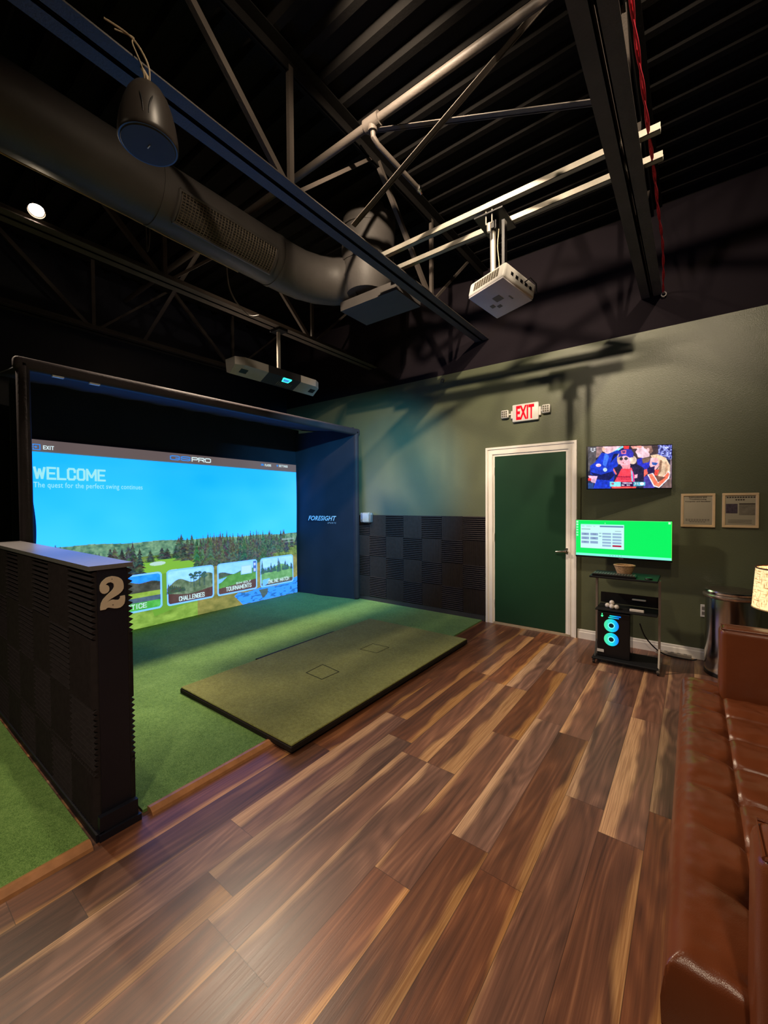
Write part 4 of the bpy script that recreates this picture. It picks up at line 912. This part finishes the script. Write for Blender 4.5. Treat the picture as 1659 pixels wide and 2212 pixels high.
q = MB(); q.box(.235, .315, YW-.0095, YW-.009, 1.36, 1.445); q.build('printed_photo', material('purple_grey_print', lin((88, 76, 92)), .6, 0, .35, 60), n2)
q = MB(); q.box(.325, .432, YW-.0095, YW-.009, 1.345, 1.445); q.build('printed_photo', material('grey_print', lin((150, 142, 128)), .6, 0, .2, 40), n2)
q = MB(); q.box(.325, .432, YW-.0098, YW-.0094, 1.44, 1.449); q.build('photo_heading', ink, n2)

# emergency light box and outlets
em = thing('guarded_wall_box', 'small white wall box in a clear cover at the top corner of the foam', 'wall box', (-3.9, YW, 1.19))
front(-3.97, -3.86, 1.2, 1.32, .05, b=.01).build('box_body', white_plastic, em, smooth=True)
gl = material('clear_plastic', (.9, .95, 1.), .1, 0, .02, 5, trans=.85)
front(-4.0, -3.80, 1.185, 1.335, .085, b=.018).build('clear_cover', gl, em, smooth=True)
ou = thing('wall_outlet', 'white wall outlet plate just left of the steel bin', 'outlet', (.085, YW, .4)); front(.062, .103, .4, .515, .008, b=.003).build('outlet_plate', white_plastic, ou)
for z in (.42, .465): MB().box(.072, .094, YW-.0095, YW-.0075, z, z+.03).build('socket', grey_plastic, ou)
ps = thing('power_strip', 'grey power strip lying on the floor against the white baseboard', 'power strip', (-.08, 4.74, 0))
MB().rbox(-.28, .0, 4.715, 4.755, .0, .035, .006, 2).build('strip_body', material('beige_plastic', lin((176, 165, 150)), .5), ps)
for k in range(5): MB().box(-.26+k*.05, -.235+k*.05, 4.722, 4.748, .034, .0365).build('socket', grey_plastic, ps)
wire([(-.40, 4.60, .30), (-.36, 4.62, .18), (-.28, 4.66, .07), (-.2, 4.68, .02), (-.1, 4.69, .007), (.0, 4.695, .007), (.04, 4.70, .02)], .006, 'black power cable curving from the cart down to the power strip', black_plastic, 'power_cable')

# ------------------------------------------------------------------ media cart
ct = thing('media_cart', 'black steel rolling cart with grey tube uprights below the wide monitor', 'cart', (-.48, 4.3, 0))
CX0, CX1, CY0, CY1 = -.735, -.225, 4.17, 4.47
cart_m = material('matte_black_steel', lin((26, 26, 28)), .6, 0, .1, 8, spec=.3)
tube_m = material('grey_tube', lin((150, 140, 130)), .35, .5, .08, 20)
MB().rbox(CX0-.02, CX1-.005, CY0-.06, CY1+.02, .782, .80, .006, 2).build('top_shelf', cart_m, ct)
MB().rbox(CX0+.02, CX1-.01, CY0-.0, CY1-.02, .478, .492, .004, 1).build('middle_shelf', cart_m, ct)
q = MB(); q.rbox(CX0, CX1, CY0-.045, CY1-.02, .035, .05, .004, 1); q.build('base_shelf', cart_m, ct)
for X in (CX0+.02, CX1):
    q = MB(); q.bar((X, CY0+.1, .05), (X, CY0+.1, .782), .018, .03, (0, 1, 0)); q.build('upright', tube_m, ct)
    q = MB(); q.tube([(X, CY0-.06, .03), (X, CY0+.05, .035), (X, CY1+.02, .03)], .012, 10); q.bar((X, CY0+.0, .04), (X, CY0+.1, .2), .012, .012); q.build('foot_rail', tube_m if X > -.5 else black_plastic, ct)
    for Y in (CY0-.05, CY1+.01):
        q = MB(); q.tube([(X-.008, Y, .017), (X+.008, Y, .017)], .016, 14); q.build('caster', rubber, ct)
MB().box(CX0+.025, CX1-.01, CY1-.03, CY1-.024, .5, .60).build('back_rail', black_plastic, ct)
kb = thing('keyboard', 'flat black keyboard on the top shelf of the cart', 'keyboard', (-.58, 4.19, .8))
MB().rbox(-.735, -.39, 4.125, 4.245, .801, .818, .004, 1).build('keyboard_body', black_plastic, kb)
q = MB()
for i in range(15):
    for j in range(4): q.box(-.728+i*.0222, -.711+i*.0222, 4.132+j*.027, 4.153+j*.027, .818, .823)
q.build('keys', material('grey_black_keys', lin((84, 80, 76)), .5), kb)
ms = MB(); ms.ball((-.30, 4.17, .804), .03, 16, .45); tag(ms.build('mouse', black_plastic, smooth=True), 'small black computer mouse right of the keyboard', 'mouse')
bk = thing('wicker_basket', 'small tan wicker basket standing behind the keyboard', 'basket', (-.52, 4.33, .8))
MB().lathe([(.001, .004), (.055, .0), (.062, .012), (.075, .05), (.088, .085), (.082, .085), (.07, .05), (.055, .012), (.001, .01)], (-.50, 4.33, .801), 32, cap=False, sx=.98, sy=.75).build('basket_body', wicker, bk, smooth=True)
MB().tube([(-.50+.084*math.cos(a*PI/16), 4.33+.064*math.sin(a*PI/16), .886) for a in range(33)], .006, 8).build('basket_rim', wicker, bk, smooth=True)
bm_ = material('golf_ball_white', lin((235, 225, 215)), .35, 0, .02, 10, .3, 260)
first = None
for (x, y, z, lab) in ((-.625, 4.26, .5135, 'white golf ball at the left end of the small cluster on the cart'), (-.585, 4.225, .5135, 'white golf ball at the front of the cluster on the cart'), (-.548, 4.23, .5135, 'white golf ball at the right end of the cluster on the cart'), (-.59, 4.268, .5135, 'white golf ball at the back of the cluster on the cart'), (-.588, 4.247, .5455, 'white golf ball resting on top of the others on the cart')):
    if first is None: first = MB().ball((x, y, z), .0213, 20).build('golf_ball', bm_, smooth=True, origin=(x, y, z)); tag(first, lab, 'golf ball', 'golf balls on the cart shelf')
    else: c = first.copy(); COL.objects.link(c); c.location = (x, y, z); c['label'] = lab
for z, y, lab in ((.565, 4.40, 'slim white rod at the back of the middle cart shelf'), (.505, 4.22, 'thicker white rod lying at the front of the middle cart shelf')):
    q = MB(); r_ = .007 if z > .55 else .012; q.rbox(-.445, -.335, y-.01, y+.01, z-r_, z+r_, .005, 2)
    tag(q.build('white_holder', bm_), lab, 'holder')
if True:
    pc = thing('computer_tower', 'black computer tower with glowing blue-green fans on the cart base', 'computer', (-.57, 4.32, .05))
    q = MB(); q.rbox(-.70, -.44, 4.2, 4.45, .051, .46, .005, 2); q.build('tower_case', black_plastic, pc)
    def ringfan(cx, cz, name='case_fan'):
        f = MB(); R1, R0 = .059, .02; n = 40
        # annulus, colour from node texture by position
        vs = []; fs = []
        for k in range(n):
            a = 2*PI*k/n; vs += [(cx+R1*math.cos(a), 4.196, cz+R1*math.sin(a)), (cx+R0*math.cos(a), 4.196, cz+R0*math.sin(a)), (cx+R1*math.cos(a), 4.2005, cz+R1*math.sin(a))]
        for k in range(n): a = k*3; b = ((k+1) % n)*3; fs += [(a, b, b+1, a+1), (a, a+2, b+2, b)]
        f.add(vs, fs); return f.build(name, fanm, pc)
    fanm = bpy.data.materials.new('rgb_fan_glow'); fanm.use_nodes = True; nt = fanm.node_tree; b = nt.nodes['Principled BSDF']; g = N(nt, 'ShaderNodeNewGeometry'); s_ = N(nt, 'ShaderNodeSeparateXYZ'); nt.links.new(g.outputs['Position'], s_.inputs[0])
    mr = N(nt, 'ShaderNodeMapRange'); mr.inputs[1].default_value = -.63; mr.inputs[2].default_value = -.53; nt.links.new(s_.outputs[0], mr.inputs[0]); rp = N(nt, 'ShaderNodeValToRGB'); rp.color_ramp.elements[0].color = (*lin((70, 225, 160)), 1); rp.color_ramp.elements[1].color = (*lin((0, 130, 245)), 1); x = rp.color_ramp.elements.new(.5); x.color = (*lin((0, 215, 225)), 1)
    nt.links.new(mr.outputs[0], rp.inputs[0]); nt.links.new(rp.outputs[0], b.inputs['Emission Color']); b.inputs['Emission Strength'].default_value = 1.1; b.inputs['Base Color'].default_value = (.01, .02, .02, 1)
    for cz in (.345, .218):
        fo = ringfan(-.585, cz)
        q = MB(); q.tube([(-.585, 4.19, cz), (-.585, 4.2, cz)], .017, 20); q.build('fan_hub', material('teal_hub', lin((20, 70, 90)), .4), fo)
        q = MB(); q.tube([(-.585+.024*math.cos(a*PI/12), 4.1945, cz+.024*math.sin(a*PI/12)) for a in range(25)], .0032, 6); q.build('light_ring', material('ring_glow', (0, 0, 0), .5, emit=lin((130, 255, 240)), estr=1.3), fo)
    q = MB(); q.rbox(-.60, -.51, 4.193, 4.2, .428, .438, .002, 1); q.rbox(-.61, -.525, 4.193, 4.2, .412, .421, .002, 1); q.build('light_bar', fanm, pc)
    q = MB(); q.ball((-.66, 4.196, .425), .009, 12); q.box(-.664, -.656, 4.194, 4.198, .44, .447); q.build('indicator_light', green_emit, pc)
    MB().box(-.70, -.645, 4.195, 4.199, .09, .115).build('white_label', white_plastic, pc)
    MB().box(-.44, -.439, 4.22, 4.43, .08, .44).build('side_panel', material('dark_side_glass', lin((26, 24, 28)), .15), pc)

# ------------------------------------------------------------------ steel bin
bn = thing('steel_bin', 'round polished steel bin with a dark domed lid beside the brown sofa', 'bin', (.27, 4.5, 0))
bc = (.27, 4.5, 0); BRr = .183
MB().lathe([(BRr-.002, .03), (BRr, .04), (BRr, .655)], bc, 64).build('bin_body', material('bin_steel', (.50, .48, .46), .17, 1., .05, 5), bn, smooth=True)
MB().lathe([(BRr+.001, 0), (BRr+.004, .005), (BRr+.004, .03), (BRr-.004, .034)], bc, 64).build('base_ring', black_plastic, bn, smooth=True)
pk = material('brushed_rim', (.62, .53, .48), .25, .9, .05, 20)
MB().lathe([(BRr-.002, .655), (BRr+.012, .665), (BRr+.016, .68), (BRr+.004, .692), (BRr-.01, .694)], bc, 64).build('rim', pk, bn, smooth=True)
MB().lathe([(BRr-.004, .692), (BRr+.008, .698), (BRr+.012, .712), (BRr+.004, .722)], bc, 64).build('lid_edge', chrome, bn, smooth=True)
MB().lathe([(BRr+.0, .716), (BRr-.02, .7245), (BRr*.6, .731), (.001, .734)], bc, 64, cap=False).build('lid', material('dark_lid', lin((74, 66, 56)), .22, .3, .05, 10), bn, smooth=True)

# ------------------------------------------------------------------ side table and lamp
st = thing('side_table', 'small dark round side table hidden behind the sofa arm under the lamp', 'table', (.48, 3.33, 0))
MB().lathe([(.17, .60), (.175, .605), (.175, .62), (.17, .625)], (.48, 3.33, 0), 48).build('table_top', dark_wood, st, smooth=True)
MB().lathe([(.02, .02), (.02, .6)], (.48, 3.33, 0), 20).build('table_leg', dark_wood, st, smooth=True)
MB().lathe([(.12, 0), (.12, .012), (.02, .025)], (.48, 3.33, 0), 32).build('table_base', dark_wood, st, smooth=True)
lp = thing('table_lamp', 'lit table lamp with a cream linen drum shade on a glass base', 'lamp', (.46, 3.33, .625))
lc = (.455, 3.33, 0)
shade_m = weave_mat('linen_shade', lin((176, 118, 66)), lin((255, 232, 172)), 22, .85)
MB().lathe([(.166, .83), (.150, 1.07), (.147, 1.07), (.163, .83), (.166, .83)], lc, 64, cap=False).build('lamp_shade', shade_m, lp, smooth=True)
trm = material('brown_shade_trim', lin((90, 52, 44)), .6)
q = MB()
for z, r in ((1.07, .1495),): q.tube([(lc[0]+r*math.cos(a*PI/24), lc[1]+r*math.sin(a*PI/24), z) for a in range(49)], .0045, 8)
q.build('shade_trim', trm, lp, smooth=True)
q = MB(); q.tube([(lc[0]+.165*math.cos(a*PI/24), lc[1]+.165*math.sin(a*PI/24), .832) for a in range(49)], .004, 8); q.build('lower_trim', material('tan_trim', lin((190, 160, 110)), .7), lp, smooth=True)
MB().lathe([(.05, .627), (.085, .635), (.09, .66), (.085, .70), (.06, .735), (.03, .75), (.02, .76)], lc, 40).build('glass_base', material('clear_lamp_glass', (.85, .92, .9), .05, 0, .02, 4, trans=.9), lp, smooth=True)
q = MB(); q.lathe([(.012, .76), (.012, .86)], lc, 16); q.lathe([(.02, .86), (.02, .91)], lc, 16)
for a in range(3): q.tube([(lc[0], lc[1], .90), (lc[0]+.150*math.cos(a*2.1), lc[1]+.150*math.sin(a*2.1), 1.055)], .002, 6)
q.build('lamp_stem', black_plastic, lp, smooth=True)
MB().ball((lc[0], lc[1], .945), .032, 20, 1.15).build('light_bulb', material('warm_bulb', (1, 1, 1), .4, emit=(1, .78, .5), estr=14), lp, smooth=True)

# ------------------------------------------------------------------ sofa
so = thing('leather_sofa', 'brown tufted leather sofa along the right side with square arms', 'sofa', (.45, 2.0, 0))
SX0, SX1, SYa, SYb = -.045, .80, 1.09, 2.965
def seat_fn():
    nx, ny = 110, 300; mb = MB(); x_t = SX0+.175; pit = .2335
    tuft = [(x_t, 1.836+pit*k) for k in range(-3, 5)]+[(x_t+.30, 1.836+pit*k) for k in range(-3, 5)]
    def top(x, y):
        h = .45+.012
        e = min(x-SX0, y-SYa, SYb-y)
        r = .055
        if e < r: h -= r-math.sqrt(max(r*r-(r-e)**2, 0))
        # crease lines across X at tuft rows
        ph = (y-1.836)/pit; d = abs(ph-round(ph))*pit
        curve = .0
        inside = 1 if x > x_t else 0
        if inside: h -= .018*math.exp(-(d/.008)**2)+.016*math.exp(-(d/.045)**2)
        else:
            f = max(0, 1-(x_t-x)/.15); h -= .014*f*f*math.exp(-(d/.009)**2)+.010*f*math.exp(-(d/.045)**2)
        dx = abs(x-x_t); h -= .010*math.exp(-(dx/.008)**2)
        dx = abs(x-x_t-.30); h -= .010*math.exp(-(dx/.008)**2)
        for tx_, ty_ in tuft:
            q_ = ((x-tx_)**2+(y-ty_)**2)
            if q_ < .02: h -= .018*math.exp(-q_/.0005)
        h += .006*mnoise.noise(Vector((x*9, y*9, 0)))+.003*mnoise.noise(Vector((x*24, y*24, 3)))
        return h
    def pt(a, b):
        x = SX0+(SX1-SX0)*a**1.3; y = SYa+(SYb-SYa)*b
        return (x, y, top(x, y))
    mb.grid(pt, nx, ny); o = len(mb.v)
    # skirt down to the bottom of the cushion
    ring = [i*(ny+1) for i in range(nx+1)]+[nx*(ny+1)+j for j in range(1, ny+1)]+[i*(ny+1)+ny for i in range(nx-1, -1, -1)]+[j for j in range(ny-1, 0, -1)]
    last = ring
    for kz, (z, off) in enumerate(((.36, .006), (.30, .004), (.25, -.01))):
        new = []
        for idx in ring:
            p = mb.v[idx]; cx = (SX0+SX1)/2; cy = (SYa+SYb)/2
            ox = -off if abs(p[0]-SX0) < .002 else (off if abs(p[0]-SX1) < .002 else 0); oy = -off if abs(p[1]-SYa) < .002 else (off if abs(p[1]-SYb) < .002 else 0)
            new.append(len(mb.v)); mb.v.append((p[0]+ox, p[1]+oy, z))
        n = len(ring)
        for i in range(n): mb.f.append((last[i], last[(i+1) % n], new[(i+1) % n], new[i])); mb.m.append(0)
        last = new
    mb.f.append(tuple(last)); mb.m.append(0)
    return mb
seat_fn().build('seat_cushion', leather, so, smooth=60)
MB().rbox(SX0+.03, SX1+.15, SYa+.03, SYb-.03, .07, .26, .02, 2).build('sofa_base', leather, so, smooth=True)
def cushion(x0, x1, y0, y1, z0, z1, bulge, name, seam=True):
    mb = MB(); mb.rbox(x0, x1, y0, y1, z0, z1, .035, 4)
    o = mb.build(name, leather, so, smooth=50)
    pts = [(x0+.012, y0+.012), (x1-.012, y0+.012), (x1-.012, y1-.012), (x0+.012, y1-.012), (x0+.012, y0+.012)]
    q = MB(); q.tube([(a, b, z1-.006) for a, b in pts], .0045, 6); q.build('piping', leather, o, smooth=True)
    return o
cushion(.115, .95, 2.775, 2.91, .40, .803, 0, 'arm'); cushion(.10, .95, 1.02, 1.168, .10, .803, 0, 'arm')
MB().rbox(.74, .93, 1.17, 2.77, .40, .86, .05, 4).build('backrest', leather, so, smooth=50)
for X in (SX0+.1, .85):
    for Y in (SYa+.1, SYb-.1):
        MB().lathe([(.016, 0), (.024, .075)], (X, Y, 0), 16).build('leg', dark_wood, so, smooth=True)

# ------------------------------------------------------------------ spot lamps of the room
can_m = material('black_can', lin((40, 36, 34)), .5)
bulb_m = material('lamp_glow', (1, 1, 1), .4, emit=(1., .80, .55), estr=40)
def spot_fixture(pos, aim, label, power, angle=130, blend=.6, radius=.05, top=4.29, size=.05, vis=False):
    p = Vector(pos); a = (Vector(aim)-p).normalized()
    t = thing('ceiling_spotlight', label, 'spotlight', p, 'black ceiling spotlights')
    q = MB(); back = p-a*.11; q.tube([back, back+a*.03, p-a*.012], [size*.7, size, size], 24, caps=False)
    q.tube([back-a*.001, back], size*.7, 24); q.build('lamp_can', can_m, t, smooth=True)
    MB().tube([back+a*.02, Vector((back.x, back.y, top))], .009, 8).build('stem', can_m, t)
    q = MB(); q.tube([p-a*.03, p-a*.024], size*.86, 24); q.build('bulb_face', bulb_m, t)
    l = bpy.data.lights.new('lamp_light', 'SPOT'); l.energy = power; l.color = (1., .80, .58); l.spot_size = math.radians(angle); l.spot_blend = blend; l.shadow_soft_size = radius
    lo = bpy.data.objects.new('lamp_light', l); COL.objects.link(lo); lo.parent = t; lo.location = a*.01; lo.rotation_euler = a.to_track_quat('-Z', 'Y').to_euler()
    return t
spot_fixture((-1.24, 1.2, 4.13), (-2.3, 4.79, 3.0), 'black ceiling spotlight by the middle joist aimed high at the wall left of the door', 520, 78, 1., .025)
spot_fixture((-1.0, .9, 4.13), (-1.9, 3.9, 2.0), 'added ceiling spotlight between joists, a wide fill for the speaker and roof webs', 80, 170, 1., .03)  # extra wide spot added to light the pendant speaker and roof webs
spot_fixture((.18, 1.2, 4.13), (-1.0, 4.79, 3.1), 'black ceiling spotlight right of the red cord aimed at the door', 300, 72, 1., .025)
spot_fixture((-3.68, .87, 3.52), (-1.6, .4, 0), 'glowing ceiling spotlight left of the duct', 75, 92, .5, .035)
spot_fixture((-4.7, .5, 3.45), (-1.2, .3, 0), 'black ceiling spotlight beyond the left edge of the duct', 90, 90, .5, .035)
spot_fixture((.6, -1.6, 4.0), (-.6, .9, 0), 'black ceiling spotlight over the wood floor at the near end of the sofa', 200, 88, .9, .12)
spot_fixture((-2.7, -1.8, 4.0), (-2.3, .3, 0), 'black ceiling spotlight over the left bay', 80, 95, .9, .12)
spot_fixture((-4.1, 2.7, 4.15), (-3.0, 2.7, 0), 'black ceiling spotlight over the bay turf', 620, 110, .6, .09)

# bluish fill spot added at the projector lens, standing in for the screen's spill
l = bpy.data.lights.new('spill_fill', 'SPOT'); l.energy = 650; l.color = (.09, .55, 1.); l.spot_size = math.radians(62); l.spot_blend = 1.; l.shadow_soft_size = .03
lo = bpy.data.objects.new('spill_fill', l); COL.objects.link(lo); lo.parent = pj
lw = MP @ Vector((-.21, -.03, .06)); lo.location = lw-ORG[pj.name]; lo.rotation_euler = (Vector((-4.3, 4.7, 1.3))-lw).to_track_quat('-Z', 'Y').to_euler()

# world
w = bpy.data.worlds.new('World'); SC.world = w; w.use_nodes = True
w.node_tree.nodes['Background'].inputs[0].default_value = (.02, .018, .016, 1)

# camera
f_, yaw, pit, rol = CAMP = (885.7455, math.radians(37.00799), math.radians(-1.21067), math.radians(-.38044))
fw = Vector((-math.sin(yaw)*math.cos(pit), math.cos(yaw)*math.cos(pit), math.sin(pit))); r_ = Vector((math.cos(yaw), math.sin(yaw), 0)); u_ = r_.cross(fw)
R_ = math.cos(rol)*r_+math.sin(rol)*u_; U_ = -math.sin(rol)*r_+math.cos(rol)*u_
cam = bpy.data.cameras.new('camera'); co = bpy.data.objects.new('camera', cam); COL.objects.link(co)
co.matrix_world = Matrix(((R_.x, U_.x, -fw.x, 0), (R_.y, U_.y, -fw.y, 0), (R_.z, U_.z, -fw.z, 1.47), (0, 0, 0, 1)))
cam.sensor_fit = 'HORIZONTAL'; cam.sensor_width = 36; cam.lens = f_/1659*36; cam.clip_start = .02
SC.camera = co
vs_ = SC.view_settings; vs_.view_transform = 'Standard'; vs_.look = 'None'; vs_.exposure = 0; vs_.gamma = 1; vs_.use_curve_mapping = False
SC.cycles.max_bounces = 8; SC.cycles.use_denoising = True
